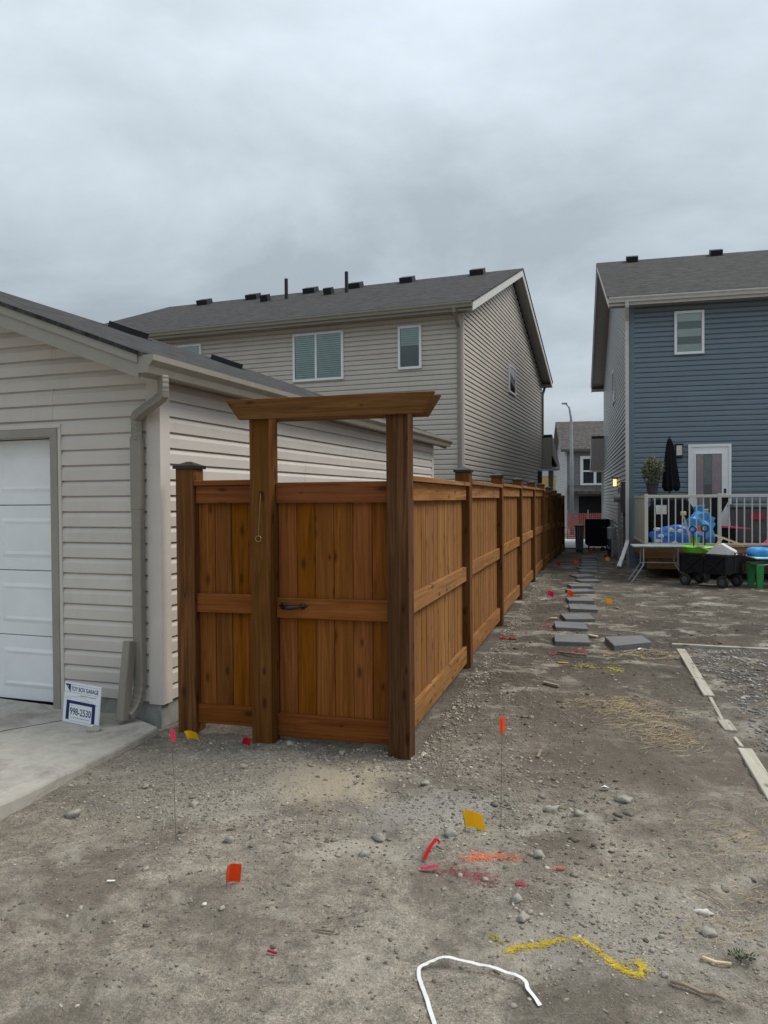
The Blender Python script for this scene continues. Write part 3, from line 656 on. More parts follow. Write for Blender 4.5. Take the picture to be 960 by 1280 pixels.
# --- blue house
BA = R(-13.6)
bh = thing('house', 'slate blue two storey house with white door opening onto a deck', 'house', (5.67, 17.7, 0), BA)
BD = 13.5
gable_house(bh, 9.5, BD, 5.98, .40, 1, 'grey', 'blue', fas='greyw', fasd='greyw', rover=.5, trim='bluetrim')
window(bh, 'window', fF, .95, 1.58, 4.83, 5.80, style='bands', blind='blindw')
window(bh, 'window', lambda t, o, z_: (-o, t, z_), 5.6, 6.6, 4.5, 5.5, style='slats', blind='blindw')
def bz(y): return 5.98 + .12 + .40 * (y + .45) + .03
for x in (.52, 2.92): vent_box(bh, x, 6.35, bz(6.35), .40, .2, .17)
ribbed(MB(), [(-.10, -.50, 6.0), (-.10, -.47, 5.9), (-.075, -.08, 5.66), (-.075, -.075, 5.5), (-.075, -.075, .62)], .085, .065, (1, 0, 0)).build('downspout', 'greyw', bh)
ribbed(MB(), [(-.075, -.075, .64), (-.08, -.09, .58), (-.18, -.30, .32), (-.29, -.52, .06)], .09, .07, (1, 0, 0)).build('downspout_extension', 'white', bh)
# rear door
DZ0 = .72
dfr = MB(); dfr.box(1.24, 1.30, -.075, -.018, DZ0, 2.80); dfr.box(2.08, 2.14, -.075, -.018, DZ0, 2.80); dfr.box(1.30, 2.08, -.075, -.018, 2.74, 2.80)
dfo = dfr.build('door_frame', 'white', bh)
do = MB().box(1.302, 2.078, -.055, -.02, DZ0, 2.738).build('rear_door', 'white', bh, .003)
MB().box(1.40, 1.94, -.060, -.056, 1.35, 2.58).build('door_light', 'dark', do)
cu = MB()
for (a, b) in ((1.41, 1.56), (1.74, 1.93)):
    xs_ = np.linspace(a, b, 14); vs = []
    for zt in (1.36, 2.57):
        for k, x in enumerate(xs_): vs.append((float(x), -.064 - .003 * math.sin(k * 1.9), zt))
    cu.add(vs, [(k, k + 1, 15 + k, 14 + k) for k in range(13)])
cu.build('curtain_and_reflection', 'curtain_and_reflection', do); MB().box(1.57, 1.73, -.0625, -.0608, 1.9, 2.56).build('curtain_and_reflection', 'grey_reflection', do)  # grey strip between the pink curtains paints in a dark glass reflection
MB().box(1.40, 1.94, -.073, -.070, 1.35, 2.58).build('pane', 'glass', do)
lfm = MB(); lfm.box(1.37, 1.40, -.078, -.056, 1.32, 2.61); lfm.box(1.94, 1.97, -.078, -.056, 1.32, 2.61); lfm.box(1.40, 1.94, -.078, -.056, 1.32, 1.35); lfm.box(1.40, 1.94, -.078, -.056, 2.58, 2.61)
lfm.build('light_frame', 'white', do)
MB().tube([(2.01, -.05, 1.66), (2.01, -.10, 1.66), (1.96, -.11, 1.66)], .018, 8).build('door_handle', 'black', do)
MB().box(1.985, 2.035, -.062, -.056, 1.70, 1.80).build('deadbolt', 'black', do)
# wall lanterns
wl = thing('wall_lantern', 'black framed lantern on the blue wall beside the white door', 'lantern', (0, 0, 0)); wl.location = (5.67 + math.cos(R(13.6)) * 1.04, 17.7 - math.sin(R(13.6)) * 1.04, 2.68); wl.rotation_euler = (0, 0, BA)
MB().box(-.06, .06, -.035, -.018, -.12, .12).build('back_plate', 'black', wl)
MB().box(-.065, .065, -.15, -.03, -.12, .10).build('lamp_glass', 'lglass', wl)
mb = MB()
for sx in (-1, 1):
    for yy in (-.15, -.03): mb.box(sx * .07 - .008, sx * .07 + .008, yy - .008, yy + .008, -.14, .12)
mb.box(-.09, .09, -.17, -.015, .12, .14); mb.box(-.085, .085, -.165, -.015, -.155, -.14); mb.build('lamp_frame', 'black', wl)
def bw(x, y): return (5.67 + math.cos(R(13.6)) * x + math.sin(R(13.6)) * y, 17.7 - math.sin(R(13.6)) * x + math.cos(R(13.6)) * y)
wl2 = thing('wall_lantern', 'small glowing lantern on the grey side wall of the blue house', 'lantern', (*bw(-.02, 4.6), 2.05), BA)
MB().box(-.03, 0, -.07, .07, -.14, .16).build('back_plate', 'black', wl2)
MB().box(-.12, -.03, -.06, .06, -.10, .10).build('lamp_glass', 'lamp', wl2)
MB().box(-.18, -.0, -.095, .095, .122, .15).build('lamp_hood', 'black', wl2)
# meters on the side wall
em = thing('electric_meter', 'grey electric meter box mounted on the side of the blue house', 'meter', (*bw(-.02, 1.0), 0), BA)
MB().box(-.13, 0, -.18, .18, 1.25, 2.0).build('meter_box', 'greyp', em, .01); MB().box(-.08, 0, -.03, .03, .1, 1.25).build('conduit', 'greyp', em)
mb = MB(); mb.tube([(-.12, .55, 1.62), (-.26, .55, 1.62)], .1, 14); mb.build('meter_dial', 'galv', em); MB().box(-.12, 0, .42, .68, 1.4, 1.85).build('meter_base', 'dgrey', em)
dsd = tag(ribbed(MB(), [(-.07, 3.2, 1.9), (-.07, 3.2, .0)], .08, .06, (0, 1, 0)).build('side_conduit', 'grey', bh))
gm = thing('gas_meter', 'small grey gas meter with pipes low on the side wall', 'meter', (*bw(-.02, 3.9), 0), BA)
MB().box(-.32, -.08, -.15, .15, .45, .8).build('meter_body', 'galv', gm, .03); MB().tube([(-.2, -.08, .78), (-.2, -.08, 1.02), (-.2, -.5, 1.02), (-.2, -.5, .0)], .025, 8).build('pipe', 'galv', gm); MB().tube([(-.2, .08, .78), (-.2, .08, .95), (-.02, .08, .95)], .025, 8).build('pipe', 'galv', gm)
# porch roof far end of the blue house
MB().prism([(BD + .02, 4.1), (BD + 2.2, 3.0), (BD + 2.2, 2.85), (BD + .02, 3.95)], 0, -.5, 4).build('porch_roof', 'roof', bh)
MB().prism([(BD + .0, 4.06), (BD + 2.22, 2.955), (BD + 2.22, 2.70), (BD + .0, 3.30)], 0, -.52, -.49).build('porch_fascia', 'soffit', bh); MB().prism([(BD - .005, 3.985), (BD - .005, 2.72), (BD - .03, 2.72), (BD - .03, 3.985)], 0, -.52, -.02).build('porch_return', 'soffit', bh)
MB().box(-.46, 4, BD + .1, BD + 2.1, 2.72, 2.80).build('porch_soffit', 'soffit', bh)
MB().box(-.05, .03, BD + 1.75, BD + 1.85, -.4, 2.7).build('porch_post', 'greyw', bh)
# --- deck
dk = thing('deck', 'raised wooden deck with cream metal railing behind the blue house', 'deck', (*bw(.06, -2.78), 0), BA)
DW, DD, DH = 4.2, 2.7, .66
for k in range(19):
    y = .02 + k * .141; MB().box(-.0, DW, y, y + .136, DH - .03, DH).build('deck_board', 'ply', dk)
MB().box(.0, DW, .0, .018, DH - .23, DH - .032).build('rim_board', 'ply', dk); MB().box(-.018, -.0, .0, DD, DH - .23, DH - .032).build('rim_board', 'ply', dk)
MB().box(.62, DW, .05, .07, .16, DH - .24).build('skirt_panel', 'ply', dk); MB().box(.05, .618, .06, .08, .22, DH - .24).build('skirt_panel', 'ply', dk)
RT = 1.66
for x in (.0, 1.33, 2.75, 4.1):
    MB().box(x, x + .065, .0, .065, DH, RT + .02).build('railing_post', 'rail', dk, .004)
for a, b in ((.066, 1.329), (1.396, 2.749), (2.816, 4.099)):
    MB().box(a, b, .008, .058, RT - .055, RT).build('top_rail', 'rail', dk, .004); MB().box(a, b, .012, .052, DH + .03, DH + .07).build('bottom_rail', 'rail', dk, .004)
    n = int((b - a) / .125)
    for k in range(1, n):
        x = a + (b - a) * k / n; MB().box(x - .011, x + .011, .021, .043, DH + .071, RT - .056).build('baluster', 'rail', dk)
for xx in (.005, 4.11):
    MB().box(xx, xx + .05, .067, DD - .02, RT - .055, RT).build('top_rail', 'rail', dk); MB().box(xx, xx + .04, .067, DD - .02, DH + .03, DH + .07).build('bottom_rail', 'rail', dk)
    for k in range(17): MB().box(xx + .012, xx + .03, .07 + k * .153, .07 + k * .153 + .149, DH + .071, RT - .056).build('privacy_slat', 'railp', dk)
def dw(x, y): 
    c, s = math.cos(R(13.6)), math.sin(R(13.6)); o = bw(.06, -2.78); return (o[0] + c * x + s * y, o[1] - s * x + c * y)

# ================================================================== FAR END
fh = thing('house', 'distant grey house with gabled roof and white trimmed window across the street', 'house', (12.75, 54, -.45), R(-8.5))
FD = 8.5
gable_house(fh, 9, FD, 5.35, .5, 1, 'grey', 'dgrey', H=.2, rover=.35, over=.4, fas='dgrey', fasd='dgrey', roofm='roofb', trim='greyw')
fwd = window(fh, 'window', fF, 1.0, 3.0, 2.9, 5.0, fr='white', style='none', mull=[2.0], sub=.2)
for zz in (3.95,): MB().box(1.2, 2.8, -.07, -.02, zz - .05, zz + .05).build('muntin', 'white', fwd)
MB().box(.9, 2.5, -.06, -.02, .3, 2.2).build('front_door', 'dark', fh); MB().box(2.5, 2.62, -.08, -.02, .3, 2.3).build('door_trim', 'white', fh)
MB().prism([(-1.2, 2.55), (0, 3.0), (0, 2.75), (-1.2, 2.35)], 0, .2, 4.4).build('porch_roof', 'roofb', fh); MB().box(3.9, 4.06, -1.1, -.95, .2, 2.4).build('porch_post', 'greyw', fh)
MB().box(3.4, 9, -1.0, -.03, -.5, 5.2).build('bay_wall', 'grey', fh); MB().box(3.38, 3.52, -1.03, -.98, -.5, 5.2).build('corner_trim', 'greyw', fh)
lampo = thing('street_lamp', 'tall grey street lamp pole rising between the two houses', 'street lamp', (10.25, 42, -.45))
MB().tube([(0, 0, 0), (0, 0, 4), (-.02, 0, 6.4), (-.12, -.0, 7.0), (-.3, 0, 7.22)], [.11, .10, .07, .05, .045], 12).build('pole', 'pole', lampo, 0, True)
MB().box(-.52, -.24, -.12, .12, 7.18, 7.27).build('lamp_head', 'pole', lampo, .02)
cb = thing('building', 'distant unfinished house with tan sheathing glimpsed beyond the far fence end', 'building', (16.6, 78, -.5), R(-10))
MB().box(-.7, 1.3, 0, 4, 0, 4.4).build('sheathed_wall', 'osb', cb); MB().box(-.6, .9, -.02, 4, 4.4, 6.1).build('wrapped_wall', 'wrap', cb); MB().box(.1, .5, -.1, -.02, 4.9, 5.4).build('window', 'dark', cb)
MB().box(1.32, 2.2, -.2, 4, -.3, 3.6).build('brick_wall', 'brick', cb); MB().prism([(.8, 5.9), (2.6, 5.2), (2.6, 5.6), (1.2, 6.6)], 1, -.5, 4).build('roof', 'roofb', cb)
MB().box(.9, 2.3, .1, 4, 3.5, 5.5).build('grey_wall', 'dgrey', cb)
# street
def strip(name, d0, d1, z, mat):
    c, s = math.cos(R(15)), math.sin(R(15)); mb = MB(); pts = []
    for d, xx in ((d0, -60), (d0, 60), (d1, 60), (d1, -60)): pts.append((8 + c * xx, d - s * xx, z))
    mb.add(pts, [(0, 1, 2, 3)]); return tag(mb.build(name, mat), kind='structure')
strip('sidewalk', 27.4, 33.5, -.17, 'walk'); strip('road', 36, 45, -.36, 'asphalt')
sf = thing('safety_fence', 'orange red plastic mesh safety fence at the far end of the yard', 'mesh fence', (8.1, 34, -.25), R(-6))
mb = MB()
for k in range(13): mb.box(0, 1.75, -.004, .004, .06 + k * .09, .06 + k * .09 + .035)
for k in range(20): mb.box(k * .09, k * .09 + .035, -.003, .003, .05, 1.2)
mb.build('mesh_net', 'snow', sf)
for x in (0, .9, 1.75): MB().box(x - .02, x + .02, .01, .05, -.1, 1.35).build('stake', 'galv', sf)
bb = thing('covered_box', 'black square covered box on legs at the far end of the stepping stones', 'box', (7.36, 26.6, G(7.36, 26.6)), R(-14))
MB().prism([(-.40, .26), (-.28, .17), (.40, .17), (.41, 1.10), (-.40, 1.10)], 1, -.3, .3).build('cover', 'blackcloth', bb, .015)
MB().box(.30, .36, -.25, -.19, 0, .2).build('leg', 'black', bb); MB().box(.30, .36, .19, .25, 0, .2).build('leg', 'black', bb); MB().box(-.30, -.25, .0, .05, 0, .2).build('leg', 'black', bb)
mb = MB(); mb.tube([(.18, -.33, .08), (.18, -.28, .08)], .08, 14); mb.build('wheel', 'rubber', bb)
ug = thing('utility_bin', 'dark ribbed bin standing against the far end of the brown fence', 'bin', (6.50, 25.6, G(6.5, 25.6)), R(-15))
MB().lathe([(.12, 0), (.15, .85), (.16, .9)], (0, 0, 0), 14).build('bin_body', 'greyp', ug)
for k in range(5): MB().tube([(-.1 + k * .05, -.16, .1), (-.12 + k * .06, -.155, .86)], .008, 5).build('rib', 'galv', ug)
cl = thing('bicycle', 'small dark bicycle leaning against the grey side wall near the gas meter', 'bicycle', (*bw(-.25, 4.9), G(*bw(-.25, 4.9))), R(90 - 13.6))
for x in (-.42, .42):
    wv_ = MB().tube([(x + .26 * math.cos(a), 0, .27 + .26 * math.sin(a)) for a in [k * math.pi / 12 for k in range(25)]], .022, 6).build('wheel', 'rubber', cl)
    MB().tube([(x, -.04, .27), (x, .04, .27)], .03, 8).build('hub', 'galv', wv_)
MB().tube([(-.42, 0, .27), (-.18, 0, .62), (.26, 0, .66), (-.05, 0, .28), (-.18, 0, .62)], .016, 6).build('frame', 'bluep', cl); MB().tube([(.42, 0, .27), (.26, 0, .66), (.22, 0, .82)], .016, 6).build('fork', 'black', cl)
MB().tube([(.22, -.22, .86), (.22, 0, .82), (.22, .22, .86)], .014, 6).build('handlebar', 'black', cl); MB().box(-.32, -.1, -.06, .06, .68, .72).build('saddle', 'black', cl, .01)

# ================================================================== DECK AND YARD THINGS
def on_deck(name, label, cat, x, y, rz=0): return thing(name, label, cat, (*dw(x, y), DH + .001), BA + rz)
tb = on_deck('patio_table', 'dark patio table on the deck carrying a potted plant', 'table', .48, 1.35)
mb = MB(); mb.lathe([(.48, 0), (.5, .012), (.48, .025)], (0, 0, 1.0), 24); mb.build('table_top', 'greyp', tb)
for a in range(4): MB().beam((.38 * math.cos(a * 1.57 + .7), .38 * math.sin(a * 1.57 + .7), 0), (.3 * math.cos(a * 1.57 + .7), .3 * math.sin(a * 1.57 + .7), 1.0), .03, .03).build('leg', 'black', tb)
pp = thing('potted_plant', 'pale feathery plant in a dark pot on the deck table', 'plant', (*dw(.27, 1.3), DH + 1.026), BA)
MB().lathe([(.09, 0), (.10, .02), (.12, .20), (.135, .21), (.135, .25), (.11, .25)], (0, 0, 0), 16).build('pot', 'pot', pp)
def foliage(n, c, rad, leaf, drop=.0):
    pts = rng.normal(size=(n, 3)); pts /= np.linalg.norm(pts, axis=1)[:, None]; pts *= (rng.random(n) ** .45)[:, None]
    lump = .72 + .5 * vnoise(pts[:, 0] * 2.3 + 9, pts[:, 2] * 2.3 + pts[:, 1] * 1.7, 12); pts *= lump[:, None]
    P = np.array(c) + pts * np.array(rad); d = rng.normal(size=(n, 3)) * .6 + pts + np.array([0, 0, .5]); d /= np.linalg.norm(d, axis=1)[:, None]
    s = np.cross(d, rng.normal(size=(n, 3))); s /= np.linalg.norm(s, axis=1)[:, None] + 1e-9; L = leaf * rng.uniform(.6, 1.4, n)[:, None]
    v = np.stack([P, P + d * L * .5 + s * L * .22, P + d * L, P + d * L * .5 - s * L * .22], 1).reshape(-1, 3)
    return v, np.arange(n * 4).reshape(n, 4)
v, f = foliage(1500, (0, 0, .50), (.21, .21, .29), .04); o = big_mesh('foliage', v, f, 'dry'); o.parent = pp
v, f = foliage(700, (0, 0, .45), (.22, .22, .26), .06); o = big_mesh('foliage', v, f, 'leaf'); o.parent = pp
mb = MB()
for k in range(9):
    a = k * .7; mb.tube([(0, 0, .22), (.07 * math.cos(a), .07 * math.sin(a), .4), (.2 * math.cos(a), .2 * math.sin(a), .68)], .006, 5)
mb.build('stems', 'leaf', pp)
um = on_deck('patio_umbrella', 'closed black patio umbrella standing on the deck near the door', 'umbrella', .63, 1.45)
MB().tube([(0, 0, 0), (0, 0, 2.24)], .02, 8).build('pole', 'black', um)
prof = [(.03, 2.18), (.065, 2.05), (.10, 1.75), (.135, 1.42), (.155, 1.18), (.12, 1.08)]; n = 20; vs = []
for j, (r, zz) in enumerate(prof):
    for k in range(n): q = r * (1 + .22 * (1 if k % 2 else -1)); a = 2 * math.pi * k / n; vs.append((q * math.cos(a) + .02 * j * .4, q * math.sin(a), zz + (.06 if (k % 4 == 0 and j == 5) else 0)))
MB().add(vs, [(j * n + k, j * n + (k + 1) % n, (j + 1) * n + (k + 1) % n, (j + 1) * n + k) for j in range(5) for k in range(n)]).build('canopy', 'blackcloth', um)
MB().lathe([(.24, 0), (.24, .04), (.05, .08)], (0, 0, 0), 16).build('base', 'black', um)
gr = on_deck('covered_grill', 'black covered barbecue behind the left end of the deck railing', 'barbecue', .55, .62)
MB().prism([(-.42, .02), (.42, .02), (.42, .72), (.28, .93), (-.28, .93), (-.42, .72)], 1, -.22, .22).build('cover', 'blackcloth', gr, .03)
MB().box(-.30, -.10, -.235, -.224, .62, .80).build('tag_card', 'paper', gr)
def crumple(name, mat, c, rad, seed, parent, n=18, amp=.35):
    mb = MB(); vs = []
    for j in range(n // 2 + 1):
        th = math.pi * j / (n // 2)
        for k in range(n):
            ph = 2 * math.pi * k / n; d = np.array([math.sin(th) * math.cos(ph), math.sin(th) * math.sin(ph), math.cos(th)])
            q = 1 + amp * (float(vnoise(d[0] * 2.6 + seed, d[1] * 2.6 + d[2] * 3.1, seed)) - .5) * 2
            vs.append((c[0] + d[0] * rad[0] * q, c[1] + d[1] * rad[1] * q, max(.0, c[2] + d[2] * rad[2] * q)))
    mb.add(vs, [(j * n + k, j * n + (k + 1) % n, (j + 1) * n + (k + 1) % n, (j + 1) * n + k) for j in range(n // 2) for k in range(n)])
    return mb.build(name, mat, parent)
bl = on_deck('inflatable_pool', 'crumpled blue and white inflatable pool heaped on the deck', 'paddling pool', .62, .24)
crumple('pool_body', 'bluep', (0, 0, .17), (.5, .12, .22), 3, bl, 22, .25)
for k, (x, zz) in enumerate(((-.38, .33), (-.30, .2), (-.36, .1), (-.05, .07), (.05, .3), (.28, .12), (-.12, .32))): crumple('white_patch', 'paper', (x, -.12, zz), (.06, .02, .035), 5 + k, bl, 10, .4)
b2 = on_deck('storage_bag', 'light blue plastic bag piled on the deck behind the railing', 'bag', 1.02, .42)
crumple('bag_body', 'sky_blue', (0, 0, .30), (.34, .16, .34), 9, b2, 20, .3); MB().beam((-.02, -.19, .38), (.12, -.2, .12), .10, .01, (0, 1, 0)).build('orange_label', 'orp', b2)
cs = on_deck('toy_case', 'blue rectangular toy box propped above the pile on deck', 'box', .93, .8); MB().prism([(-.30, .42), (.24, .56), (.30, .80), (-.16, .74)], 1, -.04, .04).build('case_body', 'sky_blue', cs, .01)
br = on_deck('broom', 'bare wooden broom handle leaning on the deck railing', 'broom', .70, .14); MB().tube([(.16, -.0, .02), (.02, -.05, .62)], .016, 8).build('handle', 'palewood', br); MB().box(-.03, .07, -.09, -.02, .60, .68).build('head', 'palewood', br, .01)
lb = on_deck('toy_bucket', 'lime green toy bucket in front of the blue bag', 'bucket', .93, .17); MB().lathe([(.08, 0), (.11, .17), (.12, .18), (.10, .18), (.07, .02)], (0, 0, 0), 16).build('bucket_body', 'lime', lb)
bd = on_deck('folded_gate', 'tall black folded frame leaning in front of the white door', 'folded frame', 1.36, .55); MB().prism([(-.22, .0), (.10, .0), (.06, 1.0), (-.05, 1.0)], 1, -.04, .04).build('frame_panel', 'blackcloth', bd)
MB().prism([(.12, .62), (.32, 1.0), (.12, 1.0)], 1, -.03, .03).build('cloth_flap', 'blackcloth', bd)
gb = on_deck('storage_bin', 'grey lidded storage bin on the deck right of the door', 'bin', 2.35, 1.9); MB().prism([(-.36, 0), (.36, 0), (.42, .72), (-.42, .72)], 1, -.28, .28).build('bin_body', 'greyp', gb, .02); MB().box(-.45, .45, -.31, .31, .722, .80).build('lid', 'dgrey', gb, .02); MB().box(-.12, .16, -.312, -.30, .48, .62).build('sticker', 'redp', gb)
sl = on_deck('pink_kite', 'flat pink pointed plastic toy lying across chair on the deck', 'toy', 1.72, .7); MB().add([(-.4, -.1, .36), (-.3, .15, .36), (.34, 0, .31), (-.4, -.1, .40), (-.3, .15, .40), (.34, 0, .335)], [(0, 1, 2), (5, 4, 3), (0, 2, 5, 3), (2, 1, 4, 5), (1, 0, 3, 4)]).build('toy_body', 'pinkp', sl); MB().box(-.3, .1, -.02, .12, .0, .355).build('dark_stand', 'blackcloth', sl)
sd_ = on_deck('plastic_sled', 'dark red plastic sled lying along the deck edge under the railing', 'sled', 2.45, -.14)
sd_.location = (*dw(2.2, -.16), .50); MB().prism([(-.75, .08), (-.7, 0), (.95, 0), (1.0, .16), (.9, .16), (.85, .05), (-.62, .05), (-.66, .12)], 1, -.10, .14).build('sled_body', 'redp', sd_, .01)
pk = on_deck('pink_bundle', 'small pink bundle on the deck floor beside the grey bin', 'toy', 2.35, .25); crumple('bundle', 'pinkp', (0, 0, .06), (.2, .1, .08), 14, pk, 12, .3)
# folding table in front of the deck
ft = thing('folding_table', 'pale grey folding table with bent steel legs in front of the deck', 'table', (5.22, 14.55, G(5.2, 14.5)), R(-12))
MB().box(-.52, .46, -.3, .3, .655, .69).build('table_top', 'tabletop', ft, .012)
for x, q in ((-.33, -1), (.28, 1)):
    for yy in (-.26, .24): MB().tube([(x, yy, .65), (x, yy, .34), (x + q * .04, yy - .01, .27), (x + q * .22, yy - .03, .0)], .013, 6).build('leg', 'pole', ft)
    MB().tube([(x, -.26, .34), (x, .24, .34)], .011, 6).build('leg_brace', 'galv', ft)
MB().tube([(-.33, -.05, .36), (.28, -.05, .36)], .011, 6).build('stretcher', 'galv', ft)
# wagon
wg = thing('folding_wagon', 'black fabric folding wagon full of toys in front of the deck', 'wagon', (5.83, 13.75, G(5.8, 13.7)), R(-52)); wg.scale = (.9, .9, .94)
body = MB(); body.prism([(-.47, .26), (.47, .26), (.50, .60), (-.50, .60), (-.485, .585), (.485, .585), (.455, .275), (-.455, .275)][::-1], 1, -.27, .27)
for s_ in (-1, 1): body.prism([(-.47, .26), (.47, .26), (.50, .60), (-.50, .60)], 1, *sorted((s_ * .27, s_ * .285)))
body.box(-.46, .46, -.27, .27, .255, .275); body.build('fabric_tub', 'blackcloth', wg)
mb = MB()
for s_ in (-1, 1):
    yy = s_ * .30
    for a, b in (((-.46, yy, .22), (0.0, yy, .60)), ((-.0, yy, .22), (-.46, yy, .60)), ((.0, yy, .22), (.46, yy, .60)), ((.46, yy, .22), (.0, yy, .60)), ((-.5, yy, .62), (.5, yy, .62))): mb.beam(a, b, .014, .02)
    for x in (-.48, 0, .48): mb.beam((x, yy, .18), (x, yy, .63), .018, .018)
mb.build('folding_frame', 'black', wg)
for x in (-.38, .40):
    for s_ in (-1, 1):
        wm_ = MB(); yy = s_ * .27; wm_.lathe([(.05, -.035), (.10, -.035), (.115, -.02), (.115, .02), (.10, .035), (.05, .035)], (0, 0, 0), 20)
        whl = wm_.build('wheel', 'rubber', wg); whl.location = (x, yy, .115); whl.rotation_euler = (R(90), 0, 0)
        h = MB().lathe([(.03, -.04), (.06, -.038), (.06, .038), (.03, .04)], (0, 0, 0), 12).build('hub', 'greyp', whl)
        MB().box(x - .02, x + .02, yy - .02, yy + .02, .115, .26).build('fork', 'black', wg)
MB().tube([(.50, -.24, .25), (.62, -.22, .32), (.62, -.22, .66), (.60, .2, .66), (.60, .2, .32), (.50, .22, .25)], .014, 7).build('end_frame', 'black', wg)
MB().tube([(-.28, -.1, .6), (-.30, -.12, 1.02)], .012, 7).build('pull_handle', 'black', wg)
MB().tube([(-.30 + .07 * math.cos(a), -.12, 1.07 + .055 * math.sin(a)) for a in [k * math.pi / 8 for k in range(17)]], .014, 7).build('grip', 'black', wg)
def ww(x, y): c, s = math.cos(R(52)), math.sin(R(52)); return (5.83 + c * x + s * y, 13.75 - s * x + c * y)
bk = thing('plastic_basket', 'lime green plastic basket on top of the wagon load', 'basket', (*ww(-.24, .0), .58), R(-28)); mb = MB(); mb.lathe([(.20, 0), (.27, .13), (.29, .135), (.275, .15), (.25, .15), (.19, .02)], (0, 0, 0), 24); mb.build('basket_body', 'lime', bk)
tr = thing('broken_stool', 'bare wooden trestle piece lying across the wagon load', 'wood frame', (*ww(.12, .02), .64), R(-20))
MB().beam((-.04, -.05, .30), (.42, -.02, .12), .045, .035).build('rail', 'palewood', tr); MB().beam((-.12, -.06, .0), (.08, -.04, .25), .045, .035).build('leg', 'palewood', tr); MB().beam((-.35, -.12, .12), (-.05, -.08, .0), .045, .03).build('leg', 'palewood', tr)
cd = thing('white_carton', 'white cardboard sheet sticking out of the wagon', 'cardboard', (*ww(.2, .04), .60), R(-30)); MB().prism([(-.26, 0), (.24, .0), (.22, .06), (.0, .19), (-.1, .16)], 1, -.16, .16).build('sheet', 'paper', cd)
spd = thing('garden_shovel', 'small black handled shovel standing upright behind the wagon', 'shovel', (*ww(-.34, .42), G(5.7, 14.2)), R(-20)); MB().tube([(0, 0, .2), (0, 0, .95)], .015, 7).build('shaft', 'black', spd); MB().tube([(0 + .06 * math.cos(a), 0, 1.01 + .06 * math.sin(a)) for a in [k * math.pi / 6 for k in range(13)]], .014, 7).build('grip', 'black', spd); MB().prism([(-.1, .3), (.1, .3), (.09, .05), (0, -.03), (-.09, .05)], 1, -.006, .006).build('blade', 'greyp', spd)
# water table
wt = thing('water_table', 'pale aqua plastic water table on green legs at the right edge', 'play table', (6.92, 13.55, G(6.9, 13.5)), R(-10))
MB().prism([(-.42, .40), (.62, .40), (.66, .54), (-.48, .54), (-.44, .50), (.6, .50)], 1, -.32, .32).build('tub', 'aqua', wt, .02)
for x in (-.36, .50):
    for yy in (-.26, .26): MB().prism([(x - .05, .0), (x + .05, .0), (x + .06, .42), (x - .06, .42)], 1, yy - .04, yy + .04).build('leg', 'greenp', wt)
crb = thing('inflatable_ring', 'shiny blue inflatable swim ring lying on the water table', 'swim ring', (6.70, 13.62, G(6.9, 13.5) + .545), R(-10)); mb = MB(); mb.tube([(.2 * math.cos(a), .2 * math.sin(a), .065) for a in [k * math.pi / 12 for k in range(25)]], .075, 10, False); mb.build('ring_body', 'sky_blue', crb, 0, True)
yt = thing('toy_slide', 'small yellow arched toy on the water table', 'toy', (6.98, 13.4, G(6.9, 13.5) + .545), R(-10)); MB().prism([(-.08, 0), (-.075, .16), (-.05, .22), (0, .245), (.05, .22), (.075, .16), (.08, 0)], 1, -.04, .04).build('arch', 'yel', yt, .01); MB().box(-.035, .035, -.046, -.041, .1, .18).build('window', 'dark', yt); MB().box(-.12, .18, -.07, .07, -.0, .045).build('base', 'redp', yt)

# ================================================================== SIGN AND ROCK
sg = thing('yard_sign', 'white and navy garage advertising sign leaning against the garage', 'sign', (-2.30, 5.46, .053), R(-27)); sg.scale = (1.14, .9, .93)
sg.rotation_euler = (R(-6), 0, R(-31))
SW, SH = .335, .30
MB().box(0, SW, -.004, .004, 0, SH).build('board', 'signw', sg)
def flat(mb, pts, y): return mb.add([(x, y, z_) for x, z_ in pts], [tuple(range(len(pts)))])
def rect(a, b, c, d): return [(a, c), (b, c), (b, d), (a, d)]
mb = MB()
for r_ in (rect(.028, .058, .02, .165), rect(.268, .298, .02, .165), rect(.058, .268, .142, .165)): flat(mb, r_, -.0048)
mb.build('navy_frame', 'navy', sg)
mb = MB(); flat(mb, [(.005, .285), (.058, .285), (.058, .225)], -.0048); mb.build('corner_emblem', 'navy', sg)
mb = MB(); flat(mb, rect(.028, .036, .262, .272), -.0054); mb.build('emblem_dot', 'signw', sg)
for a, b in (((.005, .176), (.15, .205)), ((.15, .205), (.315, .155)), ((.005, .226), (.32, .226)), ((.06, .284), (.325, .284)), ((.06, .0165), (.27, .0165))):
    d = Vector((b[0] - a[0], b[1] - a[1])).normalized(); n = (-d.y * .0012, d.x * .0012)
    flat(MB(), [(a[0] - n[0], a[1] - n[1]), (b[0] - n[0], b[1] - n[1]), (b[0] + n[0], b[1] + n[1]), (a[0] + n[0], a[1] + n[1])], -.0046).build('printed_line', 'grint', sg)
mb = MB()
